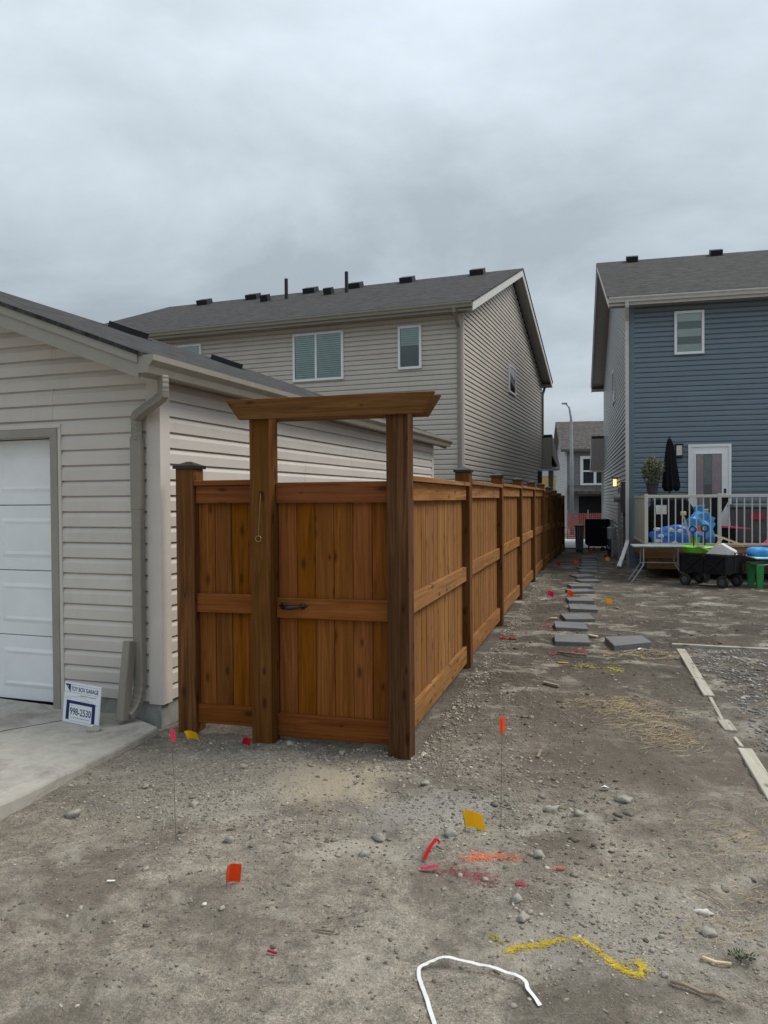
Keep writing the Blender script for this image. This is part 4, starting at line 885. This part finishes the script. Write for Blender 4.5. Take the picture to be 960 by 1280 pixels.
# smallest print is too fine to read: broken strokes
def strokes(x0, x1, z0, h):
    x = x0
    while x < x1:
        ww_ = random.uniform(.003, .007); flat(mb, rect(x, min(x1, x + ww_), z0, z0 + h * random.uniform(.6, 1)), -.0047); x += ww_ + random.choice((.0012, .0012, .004))
strokes(.155, .30, .206, .010); strokes(.15, .235, .169, .004); strokes(.075, .25, .038, .007); strokes(.068, .095, .128, .005)
mb.build('fine_print', 'grint', sg)['kind'] = 'stuff'
def text(s_, x, z_, h, wmax, mat, parent, y=-.0052):
    cu_ = bpy.data.curves.new('lettering', 'FONT'); cu_.body = s_; cu_.size = h * 1.38; cu_.offset = .0006
    ob = bpy.data.objects.new('lettering', cu_); COL.objects.link(ob); dg = bpy.context.evaluated_depsgraph_get(); me = bpy.data.meshes.new_from_object(ob.evaluated_get(dg)); COL.objects.unlink(ob); bpy.data.objects.remove(ob)
    xs_ = [v_.co.x for v_ in me.vertices]; k = wmax / (max(xs_) - min(xs_)); x_0 = min(xs_)
    for v_ in me.vertices: v_.co = (x + (v_.co.x - x_0) * k, y, z_ + v_.co.y)
    me.materials.clear(); me.materials.append(MT[mat]); o = bpy.data.objects.new('lettering', me); COL.objects.link(o); o.parent = parent; return o
text('TOY BOX GARAGE', .066, .239, .032, .25, 'navy', sg)
text('998-2530', .066, .062, .052, .196, 'navy', sg)

# ------------------------------------------------------------------ rocks
def ico(sub=1):
    t = (1 + 5 ** .5) / 2; v = [(-1, t, 0), (1, t, 0), (-1, -t, 0), (1, -t, 0), (0, -1, t), (0, 1, t), (0, -1, -t), (0, 1, -t), (t, 0, -1), (t, 0, 1), (-t, 0, -1), (-t, 0, 1)]
    f = [(0, 11, 5), (0, 5, 1), (0, 1, 7), (0, 7, 10), (0, 10, 11), (1, 5, 9), (5, 11, 4), (11, 10, 2), (10, 7, 6), (7, 1, 8), (3, 9, 4), (3, 4, 2), (3, 2, 6), (3, 6, 8), (3, 8, 9), (4, 9, 5), (2, 4, 11), (6, 2, 10), (8, 6, 7), (9, 8, 1)]
    v = [Vector(p).normalized() for p in v]
    for _ in range(sub - 1):
        cache = {}; nf = []
        def mid(a, b):
            k = (min(a, b), max(a, b))
            if k not in cache: v.append(((v[a] + v[b]) / 2).normalized()); cache[k] = len(v) - 1
            return cache[k]
        for a, b, c in f: ab, bc, ca = mid(a, b), mid(b, c), mid(c, a); nf += [(a, ab, ca), (b, bc, ab), (c, ca, bc), (ab, bc, ca)]
        f = nf
    return np.array([tuple(p) for p in v]), np.array(f)
IC1, IF1 = ico(1); IC2, IF2 = ico(2)
def stones(name, pts, sizes, mat, flat_=.55, sink=.32):
    """many stones in one mesh (uncountable gravel)"""
    n = len(pts); V = np.repeat(IC1[None], n, 0) * rng.uniform(.45, 1.35, (n, 12, 1))
    sc = np.stack([rng.uniform(.75, 1.35, n), rng.uniform(.6, 1.1, n), rng.uniform(flat_ * .7, flat_ * 1.2, n)], -1) * sizes[:, None]
    V = V * sc[:, None, :]; a = rng.uniform(0, 2 * np.pi, n); c, s = np.cos(a)[:, None], np.sin(a)[:, None]
    X = V[..., 0] * c - V[..., 1] * s; Y = V[..., 0] * s + V[..., 1] * c
    Z = V[..., 2] + (gz(pts[:, 0], pts[:, 1]) + sizes * flat_ * (1 - 2 * sink) * .6)[:, None]
    V = np.stack([X + pts[:, :1], Y + pts[:, 1:2], Z], -1).reshape(-1, 3)
    F = (IF1[None] + (np.arange(n) * 12)[:, None, None]).reshape(-1, 3)
    return big_mesh(name, V, F, mat)
def inside_block(p):
    """keep loose stones off the slab, walls and the far side of the fence"""
    x, y = p[:, 0], p[:, 1]; lx = (x - FO[0]) * fc - (y - FO[1]) * fs_; ly = (x - FO[0]) * fs_ + (y - FO[1]) * fc
    behind = (lx < .0) & (ly > .12)
    t = (y - 3.94) / (5.3 - 3.94); edge = -1.97 + t * .42
    slabm = (x < edge) & (y > 3.4)
    return ~(behind | slabm)
def scatter(n, cx, cy, sx, sy, sz, sp, mat, name, normal=True, dens=None, **k):
    p = (rng.normal(size=(n, 2)) * (sx, sy) if normal else rng.uniform(-1, 1, (n, 2)) * (sx, sy)) + (cx, cy)
    p = p[inside_block(p)]
    if dens is not None: p = p[rng.random(len(p)) < dens(p)]
    return p, np.clip(rng.lognormal(math.log(sz), sp, len(p)), sz * .4, sz * 3.2)
def sandfree(p): return 1 - .96 * np.exp(-(((p[:, 0] + .33) / .40) ** 2 + ((p[:, 1] - 4.38) / .27) ** 2) ** 2)
def clump(p): return np.clip((vnoise(p[:, 0] * 2.1 + 3, p[:, 1] * 2.1, 21) * .6 + vnoise(p[:, 0] * 6, p[:, 1] * 6, 22) * .4 - .32) * 2.6, .03, 1)
A = [scatter(8500, -1.0, 4.42, .45, .36, .0046, .45, 0, 0, True, sandfree), scatter(1800, .3, 4.0, .38, .26, .0046, .45, 0, 0, True, sandfree), scatter(1700, .75, 5.9, .25, 1.4, .0065, .4, 0, 0), scatter(1300, -.1, 4.68, .5, .16, .006, .5, 0, 0, True, sandfree), scatter(1500, .95, 2.85, .3, .22, .0042, .45, 0, 0)]
# gravel hugging the fence foot
t = rng.uniform(0, 12, 3800); offs = np.abs(rng.normal(size=3800)) * .11
pf = np.stack([FO[0] + fs_ * t + fc * offs, FO[1] + fc * t - fs_ * offs], -1); A.append((pf, np.clip(rng.lognormal(math.log(.0075), .4, 3800), .003, .024)))
tag(stones('gravel', np.concatenate([a for a, _ in A]), np.concatenate([b for _, b in A]), 'gravel'), 'loose pale gravel around the gate and along the fence foot', 'gravel', kind='stuff')
A = [scatter(13000, .3, 3.9, 2.7, 2.0, .0030, .5, 0, 0, False, clump), scatter(6500, 2.2, 9.5, 3.0, 4.2, .0065, .5, 0, 0, False, clump)]
tag(stones('pebbles', np.concatenate([a for a, _ in A]), np.concatenate([b for _, b in A]), 'gravel'), 'small pebbles strewn over the bare dirt yard', 'pebbles', kind='stuff')
A = [scatter(16000, .3, 4.0, 2.7, 2.1, .0038, .6, 0, 0, False, lambda p: clump(p[:, ::-1] + 5)), scatter(300, .9, 4.1, .3, .25, .008, .5, 0, 0), scatter(220, .3, 4.55, .35, .2, .007, .5, 0, 0), scatter(200, .65, 3.4, .4, .2, .007, .5, 0, 0), scatter(160, -.5, 3.75, .4, .2, .007, .5, 0, 0), scatter(3500, 2.4, 9, 3.0, 4.0, .010, .55, 0, 0, False, lambda p: clump(p[:, ::-1]))]
tag(stones('soil_clods', np.concatenate([a for a, _ in A]), np.concatenate([b for _, b in A]), 'clod', .5), 'dark crumbs of soil scattered across the dirt', 'soil', kind='stuff')
def rock(x, y, r, label, mat='rock', name='rock', sq=(1, .8, .6), z=None, rot=None):
    v = IC2 * (1 + .42 * (np.stack([vnoise(IC2[:, 0] * 1.7 + x * 9, IC2[:, 1] * 1.7 + IC2[:, 2] * 2 + y * 5, 31)], -1) - .5) * 2) * (1 + .19 * rng.normal(size=(len(IC2), 1)))
    v = v * np.array(sq) * r; o = big_mesh(name, v, IF2, mat); o.location = (x, y, (G(x, y) if z is None else z) + r * sq[2] * .35); o.rotation_euler = (random.uniform(-.2, .2), random.uniform(-.2, .2), random.uniform(0, 6) if rot is None else rot)
    return tag(o, label, 'rock', 'loose rocks on the dirt')
rock(-1.975, 5.21, .050, 'tan rock holding down the corner of the garage sign', sq=(1, .75, .55), z=.053, rot=.3)
RK = [(.52, 3.06, .036, 'grey rock below the red and orange spray marks'), (.52, 2.93, .030, 'grey rock nearer the yellow spray line'), (-1.62, 3.96, .042, 'flat rock near the driveway corner'), (-1.07, 3.39, .022, 'small pale stone left of the orange flag'), (-1.03, 4.09, .036, 'rounded pale stone in the gravel heap'), (.31, 3.72, .045, 'flat grey stone beside the yellow flag'), (.69, 3.47, .040, 'dark stone right of the orange spray mark'), (.93, 2.56, .020, 'round grey pebble at the end of the yellow spray line'), (.85, 3.96, .045, 'dusty lump of soil right of the tall orange flag'), (1.28, 4.10, .045, 'soil lump near the white paper scrap'), (-.75, 3.65, .030, 'dark wedge stone above the low orange flag'), (-.03, 3.66, .034, 'tan stone left of the red ribbon'), (.22, 4.34, .035, 'flat stone right of the corner post'), (-.66, 3.05, .018, 'small round stone below the orange flag'), (-1.23, 3.06, .016, 'small brown stone at lower left of the dirt'), (1.19, 2.83, .038, 'half buried stone above the short stick'), (.32, 3.31, .018, 'little stone between the crimson spray marks'), (.98, 3.90, .036, 'grey stone in the middle of the yard'), (-.1, 3.50, .03, 'rough grey stone left of the crimson spray'), (.42, 3.24, .022, 'pebble dusted with crimson paint'), (-.28, 4.85, .03, 'grey stone at the foot of the gate'), (-.62, 4.98, .032, 'stone beside the left arbor post foot'), (-.85, 4.55, .026, 'tan stone in the gravel before the gate'), (-1.35, 4.30, .030, 'stone near the driveway edge in the gravel')]
for x, y, r, l in RK: rock(x, y, r * .82, l)
rock(1.24, 2.99, .032, 'pale cream stone lying on the dirt at right', 'palerock', sq=(1.3, .6, .5), rot=2.7)
rock(-.74, 3.09, .013, 'tiny white pebble beside a round stone', 'palerock')

# ------------------------------------------------------------------ stepping stones
PV = [(2.08, 8.51), (2.26, 9.29), (2.55, 10.02), (2.80, 10.80), (2.98, 11.63), (3.28, 12.70), (3.46, 13.48), (3.85, 14.36), (3.99, 15.23), (4.29, 16.11), (4.53, 16.91), (4.76, 17.78), (5.0, 18.65), (5.3, 19.84), (5.63, 21.04)]
ORD = ['nearest', 'second', 'third', 'fourth', 'fifth', 'sixth', 'seventh', 'eighth', 'ninth', 'tenth', 'eleventh', 'twelfth', 'thirteenth', 'fourteenth', 'farthest']
pm = MB().box(-.19, .19, -.02, .40, -.03, .034).mesh('paver'); pm.materials.append(MT['paver'])
for k, (x, y) in enumerate(PV):
    o = share('paver', pm, None, (x, y, G(x, y) + .012), (R(random.uniform(-1.5, 1.5)), R(random.uniform(-2, 2)), R(random.uniform(-14, 8))))
    b = o.modifiers.new('bevel', 'BEVEL'); b.width = .006; b.segments = 2
    tag(o, f'{ORD[k]} dark concrete stepping stone in the row beside the fence', 'paver', 'stepping stones in a row')
mb = MB(); q = [(2.44, 8.17), (2.91, 8.36), (2.93, 8.77), (2.49, 8.70)]; zg = G(2.7, 8.5); mb.add([(x, y, zg - .03) for x, y in q] + [(x, y, zg + .055) for x, y in q], [(3, 2, 1, 0), (4, 5, 6, 7), (0, 1, 5, 4), (1, 2, 6, 5), (2, 3, 7, 6), (3, 0, 4, 7)])
tag(mb.build('paver', 'paver', None, .006), 'single square concrete paver lying apart right of the row', 'paver', 'stepping stones in a row')

# ------------------------------------------------------------------ planks and gravel pad
def plank(a, b, w_, label, h=.012):
    c = ((a[0] + b[0]) / 2, (a[1] + b[1]) / 2); L = math.dist(a, b); o = MB().box(-L / 2, L / 2, -w_ / 2, w_ / 2, -.03, h).build('form_board', 'weather', None, .004)
    o.location = (c[0], c[1], G(*c) + .006); o.rotation_euler = (0, (G(*a) - G(*b)) / L, math.atan2(b[1] - a[1], b[0] - a[0])); return tag(o, label, 'plank', 'weathered boards edging the gravel pad')
plank((3.14, 8.40), (5.2, 7.72), .05, 'thin pale board along the far edge of the gravel pad', .03)
plank((3.13, 8.12), (2.62, 6.20), .085, 'long weathered board along the left edge of the gravel pad')
plank((2.61, 6.16), (2.48, 5.64), .028, 'half buried thin board edge behind the short exposed piece', .004)
plank((2.395, 5.29), (2.33, 4.99), .028, 'half buried thin board edge before the nearest edging board', .004)
plank((2.47, 5.60), (2.40, 5.32), .085, 'short exposed board piece between two longer edging boards', .010)
plank((2.32, 4.95), (2.02, 3.85), .09, 'weathered board running out of the picture at right edge')
pad = [(3.14, 8.36), (5.6, 7.6), (5.6, 3.4), (2.12, 3.9), (2.60, 5.7)]
xs_, ys_ = np.meshgrid(np.linspace(2.0, 5.6, 140), np.linspace(3.6, 8.3, 180)); 
pts = np.stack([xs_.ravel(), ys_.ravel()], -1)
n = 9000; p = np.stack([rng.uniform(2.0, 5.0, n), rng.uniform(3.8, 8.3, n)], -1); left = np.interp(p[:, 1], [3.8, 4.95, 5.6, 8.12], [2.05, 2.36, 2.52, 3.17]); far = 8.36 - (p[:, 0] - 3.14) * .33; p = p[(p[:, 0] > left + .05 + rng.exponential(.08, n)) & (p[:, 1] < far - .04)]
tag(stones('crushed_stone', p, np.clip(rng.lognormal(math.log(.011), .45, len(p)), .004, .03), 'padgravel'), 'grey crushed stone spread inside the boards at right', 'gravel', kind='stuff')

# ------------------------------------------------------------------ marker flags
def flag(x, y, h, col, label, lean=(0, 0), rz=0, size=(.09, .065), curl=.02, down=False, upright=False):
    """wire stake with a small curled plastic flag"""
    t_ = thing('marker_flag', label, 'flag', (x, y, G(x, y)), rz, 'utility marker flags')
    top = Vector((lean[0], lean[1], h)); MB().tube([(0, 0, -.05), (lean[0] * .35, lean[1] * .35, h * .5), top], .0016, 5).build('wire', 'wire', t_)
    d = (top - Vector((0, 0, 0))).normalized(); n_ = 5; vs = []
    side = Vector((1, 0, -.25 if down else 0)).normalized()
    W_, H_ = size
    for i in range(n_):
        u = i / (n_ - 1); sag = -.12 * W_ * u * u
        off_ = Vector((0, 1, 0)) * curl * math.sin(u * 4.2)
        for e in (0, 1):
            for th in (0, .0006): vs.append(top - d * (H_ * e) + side * (W_ * u) + off_ + Vector((0, th, sag)))
    fs = []
    for i in range(n_ - 1):
        a = i * 4; b = a + 4; fs += [(a, b, b + 2, a + 2), (a + 1, a + 3, b + 3, b + 1), (a, a + 1, b + 1, b), (a + 2, b + 2, b + 3, a + 3)]
    fs += [(0, 2, 3, 1), (len(vs) - 4, len(vs) - 3, len(vs) - 1, len(vs) - 2)]
    o = MB().add(vs, fs).build('flag_sheet', col, t_)
    return t_
flag(.56, 3.74, .545, 'orange', 'bright orange flag on a tall wire near the corner post', (.015, -.01), R(80), (.085, .075), .014)
flag(.39, 3.74, .10, 'yellow', 'yellow flag bent low beside a flat grey stone', (-.02, .01), R(-12), (.10, .08), .010)
flag(-.68, 3.23, .095, 'orange', 'orange flag close to the ground at lower left', (.0, -.02), R(35), (.06, .085), .010)
flag(-1.01, 3.67, .53, 'pink', 'pink flag on a thin wire in front of the garage corner', (.03, .03), R(84), (.03, .06), .008, True)
flag(-1.30, 5.05, .085, 'yellow', 'yellow flag lying low at the foot of the capped fence post', (-.03, .0), R(8), (.085, .055), .02)
flag(-.93, 4.90, .075, 'red', 'small red flag tucked beside the left arbor post foot', (.02, .0), R(10), (.05, .045), .015)
FF = [(2.67, 11.27, .26, 'orange', 'orange flag standing left of the stepping stones'), (3.08, 10.62, .22, 'yellow', 'yellow flag standing right of the near stepping stones'), (2.52, 11.9, .17, 'pink', 'magenta flag between fence and stepping stones'), (4.16, 16.78, .24, 'orange', 'red orange flag beside the far stepping stones'), (3.73, 16.6, .22, 'red', 'red flag close to the fence further back'), (4.95, 17.2, .26, 'yellow', 'small yellow flag right of the far stepping stones'), (5.54, 19.4, .22, 'red', 'dull red flag right of the farthest stepping stones'), (5.57, 20.9, .25, 'red', 'red flag just beyond the last stepping stone'), (6.1, 22.5, .28, 'red', 'farthest red flag in front of the black box'), (6.75, 23.2, .32, 'yellow', 'pale yellow flag near the far corner of the wall')]
for k, (x, y, h, c, l) in enumerate(FF): flag(x, y, h, c, l, (random.uniform(-.04, .04), 0), R(random.uniform(-50, 30)), (.09, .075), .03, k % 2 == 0)
# ribbons and scraps
def scrap(name, pts, w_, mat, label, cat, z=.012, thick=.002):
    """flat band following ground points"""
    P = [Vector((x, y, G(x, y) + z + (dz[0] if dz else 0))) for x, y, *dz in pts]; vs = []
    for i, p_ in enumerate(P):
        d = (P[min(i + 1, len(P) - 1)] - P[max(i - 1, 0)]); d.z = 0; d.normalize(); n_ = Vector((-d.y, d.x, random.uniform(-.12, .12))) * w_ / 2
        vs += [p_ - n_, p_ + n_, p_ + n_ + Vector((0, 0, thick)), p_ - n_ + Vector((0, 0, thick))]
    fs = [(0, 1, 2, 3), tuple(len(vs) - k for k in (1, 2, 3, 4))]
    for i in range(len(P) - 1):
        a = i * 4
        for k in range(4): fs.append((a + k, a + 4 + k, a + 4 + (k + 1) % 4, a + (k + 1) % 4))
    return tag(MB().add(vs, fs).build(name, mat), label, cat)
def smooth_path(pts, n=6):
    out = []; P = [np.array(p_[:2], float) for p_ in pts]; Z = [p_[2] if len(p_) > 2 else 0 for p_ in pts]
    for i in range(len(P) - 1):
        p0, p1, p2, p3 = P[max(i - 1, 0)], P[i], P[i + 1], P[min(i + 2, len(P) - 1)]
        for k in range(n):
            t_ = k / n; q = .5 * ((2 * p1) + (-p0 + p2) * t_ + (2 * p0 - 5 * p1 + 4 * p2 - p3) * t_ ** 2 + (-p0 + 3 * p1 - 3 * p2 + p3) * t_ ** 3); out.append((q[0], q[1], Z[i] + (Z[i + 1] - Z[i]) * t_))
    out.append((*P[-1], Z[-1])); return out
scrap('plastic_strap', smooth_path([(.145, 2.33), (.125, 2.49), (.108, 2.62), (.125, 2.665, .01), (.20, 2.695, .02), (.32, 2.645, .02), (.45, 2.565, .01), (.462, 2.50), (.485, 2.42)], 5), .0135, 'strap', 'white plastic strap bent in an arch on the dirt', 'strap', .007, .0008)
scrap('ribbon', smooth_path([(.17, 3.45), (.20, 3.52, .02), (.235, 3.60, .03), (.25, 3.60, .01)], 4), .018, 'red', 'red ribbon twisted on the dirt below the yellow flag', 'ribbon')
scrap('ribbon', smooth_path([(.15, 3.375), (.20, 3.375, .01), (.225, 3.36, .02)], 4), .022, 'pink', 'crumpled crimson ribbon at the end of the crimson spray', 'ribbon')
scrap('red_rag', smooth_path([(1.34, 8.88), (1.42, 8.92, .02), (1.52, 8.88)], 3), .07, 'red', 'dark red rag lying near the second fence post', 'rag')
scrap('ribbon', smooth_path([(1.98, 9.62), (2.06, 9.60, .02), (2.14, 9.62)], 3), .03, 'pink', 'magenta ribbon left of the second stepping stone', 'ribbon')
scrap('wood_chip', [(2.38, 8.95), (2.46, 8.88)], .035, 'palewood', 'pale wood chip beside the nearest stepping stone', 'wood chip', .01, .012)
scrap('wood_chip', [(2.20, 10.23), (2.30, 10.23)], .05, 'palewood', 'tan wood chip left of the stepping stone row', 'wood chip', .01, .012)
scrap('wood_chip', [(1.37, 6.64), (1.48, 6.54)], .03, 'stick', 'weathered wood splinter on the dirt beside the fence', 'wood chip', .01, .014)
scrap('wood_chip', [(.95, 4.78), (1.005, 4.95)], .018, 'stick', 'narrow grey wood splinter in the middle of the yard', 'wood chip', .008, .008)
scrap('yellow_scrap', [(1.70, 7.55), (1.80, 7.53)], .02, 'yellow', 'tiny yellow plastic scrap ahead of the stepping stones', 'scrap', .01)
scrap('paper_scrap', smooth_path([(1.195, 4.27), (1.215, 4.25, .012), (1.235, 4.26)], 3), .03, 'paper', 'white paper scrap beside the soil lumps', 'paper')
scrap('paper_scrap', smooth_path([(2.66, 8.05), (2.70, 8.10, .01), (2.76, 8.10)], 3), .025, 'paper', 'white scrap in front of the lone paver', 'paper')
scrap('red_pencil', [(-.43, 2.745), (-.395, 2.725)], .008, 'redp', 'thin red plastic stick on the dirt at lower left', 'plastic stick', .008, .006)
scrap('paper_scrap', [(-1.19, 3.25), (-1.155, 3.245)], .01, 'paper', 'white sliver on the dirt below the driveway', 'paper', .01)
def stick(pts, r, label, mat='stick'):
    P = [(x, y, G(x, y) + r * 1.2 + dz) for x, y, dz in pts]; tag(MB().tube(P, r, 7).build('stick', mat), label, 'stick', 'dry sticks on the dirt')
stick([(1.09, 2.645, .004), (1.135, 2.638, .006), (1.185, 2.625, .002)], .0065, 'short pale stick beside green weeds at lower right', 'palewood')
stick([(.935, 2.515, .003), (.97, 2.49, .009), (1.02, 2.46, .006), (1.05, 2.435, .012), (1.075, 2.425, .004)], .0062, 'long brown stick at the lower right of the dirt')
stick([(1.27, 3.15, .006), (1.30, 3.09, .012), (1.345, 3.03, .004)], .003, 'thin bent twig near the cream stone')
stick([(-.27, 2.90, .004), (-.20, 2.885, .006)], .004, 'thin dark twig left of the white strap')
stick([(1.80, 8.0, .01), (1.95, 7.85, .02), (2.05, 7.8, .005)], .012, 'dark branch ahead of the nearest stepping stone')

# ------------------------------------------------------------------ spray paint marks: flecks caught on the grit
def spray(path, width, n, size, mat, label):
    pts = np.array([p_[:2] for p_ in smooth_path(path, 8)]); k = rng.integers(0, len(pts) - 1, n); u = rng.random(n)[:, None]
    c = pts[k] * (1 - u) + pts[k + 1] * u + np.clip(rng.normal(size=(n, 2)), -2.2, 2.2) * width * (.35 + .9 * rng.random((n, 1)))
    keep = vnoise(c[:, 0] * 38, c[:, 1] * 38, 41) + .45 * vnoise(c[:, 0] * 95, c[:, 1] * 95, 42) > .52; c = c[keep]; n = len(c)
    z = gz(c[:, 0], c[:, 1]) + .0025 + rng.random(n) * .0025
    a = rng.random(n) * 6.28; s = size * rng.uniform(.4, 1.3, n); vs = []
    e = .002
    gx = (gz(c[:, 0] + e, c[:, 1]) - gz(c[:, 0] - e, c[:, 1])) / (2 * e); gy = (gz(c[:, 0], c[:, 1] + e) - gz(c[:, 0], c[:, 1] - e)) / (2 * e)
    for q in range(5):
        r = s * rng.uniform(.5, 1.1, n); dx, dy = r * np.cos(a + q * 1.2566), r * np.sin(a + q * 1.2566)
        vs.append(np.stack([c[:, 0] + dx, c[:, 1] + dy, z + gx * dx + gy * dy], -1))
    return tag(big_mesh('paint_mark', np.stack(vs, 1).reshape(-1, 3), np.arange(n * 5).reshape(n, 5), mat), label, 'spray paint')
spray([(.43, 2.755), (.52, 2.765), (.60, 2.77), (.69, 2.775), (.74, 2.70), (.775, 2.62), (.815, 2.57), (.865, 2.575), (.86, 2.62)], .0165, 4200, .0023, 'py', 'hooked yellow spray paint line on the dirt')
spray([(.39, 2.84), (.42, 2.80)], .012, 200, .003, 'pyo', 'faint yellow spray spot above the yellow line')
spray([(.36, 3.49), (.42, 3.475), (.52, 3.485), (.60, 3.46)], .027, 1500, .0025, 'po', 'orange spray paint streak on the dirt')
spray([(.74, 3.345), (.775, 3.34)], .013, 260, .0034, 'po', 'small separate orange spray spot right of the streak')
spray([(.24, 3.375), (.32, 3.35), (.40, 3.27), (.44, 3.235)], .05, 2400, .0023, 'pp', 'dull crimson spray paint streak on the dirt')
spray([(.55, 3.185), (.57, 3.175)], .016, 300, .0034, 'pp', 'small crimson spray spot right of the streak')
spray([(1.88, 7.42), (2.05, 7.28), (2.18, 7.15)], .04, 1100, .010, 'pyo', 'faded yellow spray paint patch ahead of the lone paver')
spray([(1.75, 8.02), (1.95, 8.06), (2.12, 8.16)], .024, 1500, .012, 'pp', 'faded crimson spray patch ahead of the nearest stepping stone')

# ------------------------------------------------------------------ straw and weeds
def straw(n, cx, cy, sx, sy, L=.09, wd=.0016):
    c = rng.normal(size=(n, 2)) * (sx, sy) + (cx, cy); a = rng.normal(size=n) * .9 + .4; l = L * rng.uniform(.4, 1.4, n); bend = rng.normal(size=n) * .3; vs = []
    for q, u in enumerate((-.5, 0, .5)):
        x = c[:, 0] + np.cos(a + bend * u) * l * u; y = c[:, 1] + np.sin(a + bend * u) * l * u; z = gz(x, y) + .005 + .010 * rng.random(n)
        nx, ny = -np.sin(a) * wd, np.cos(a) * wd; vs += [np.stack([x - nx, y - ny, z], -1), np.stack([x + nx, y + ny, z + .001], -1)]
    V = np.stack(vs, 1).reshape(-1, 3); b = np.arange(n)[:, None] * 6
    return V, np.concatenate([b + np.array([0, 1, 3, 2]), b + np.array([2, 3, 5, 4])])
V = []; Fc = []; off = 0
for a in ((420, 1.88, 5.75, .17, .24, .08, .0011), (260, 1.88, 5.2, .12, .16, .08, .0011), (160, 1.70, 5.95, .16, .16, .08, .0011), (220, 1.72, 3.6, .14, .18, .06, .0009), (150, 1.42, 3.05, .18, .22, .05, .0008), (150, 2.7, 7.9, .2, .15, .10, .002), (120, 1.2, 2.85, .12, .09, .04, .0007)):
    v, f = straw(*a); V.append(v); Fc.append(f + off); off += len(v)
tag(big_mesh('straw', np.concatenate(V), np.concatenate(Fc), 'straw'), 'dry straw scattered on the dirt at right', 'straw', kind='stuff')
wd = thing('weed', 'small green weed sprouting beside the short pale stick', 'weed', (1.24, 2.66, G(1.24, 2.66)))
v, f = foliage(110, (0, 0, .006), (.05, .04, .010), .014); o = big_mesh('leaves', v, f, 'leaf'); o.parent = wd
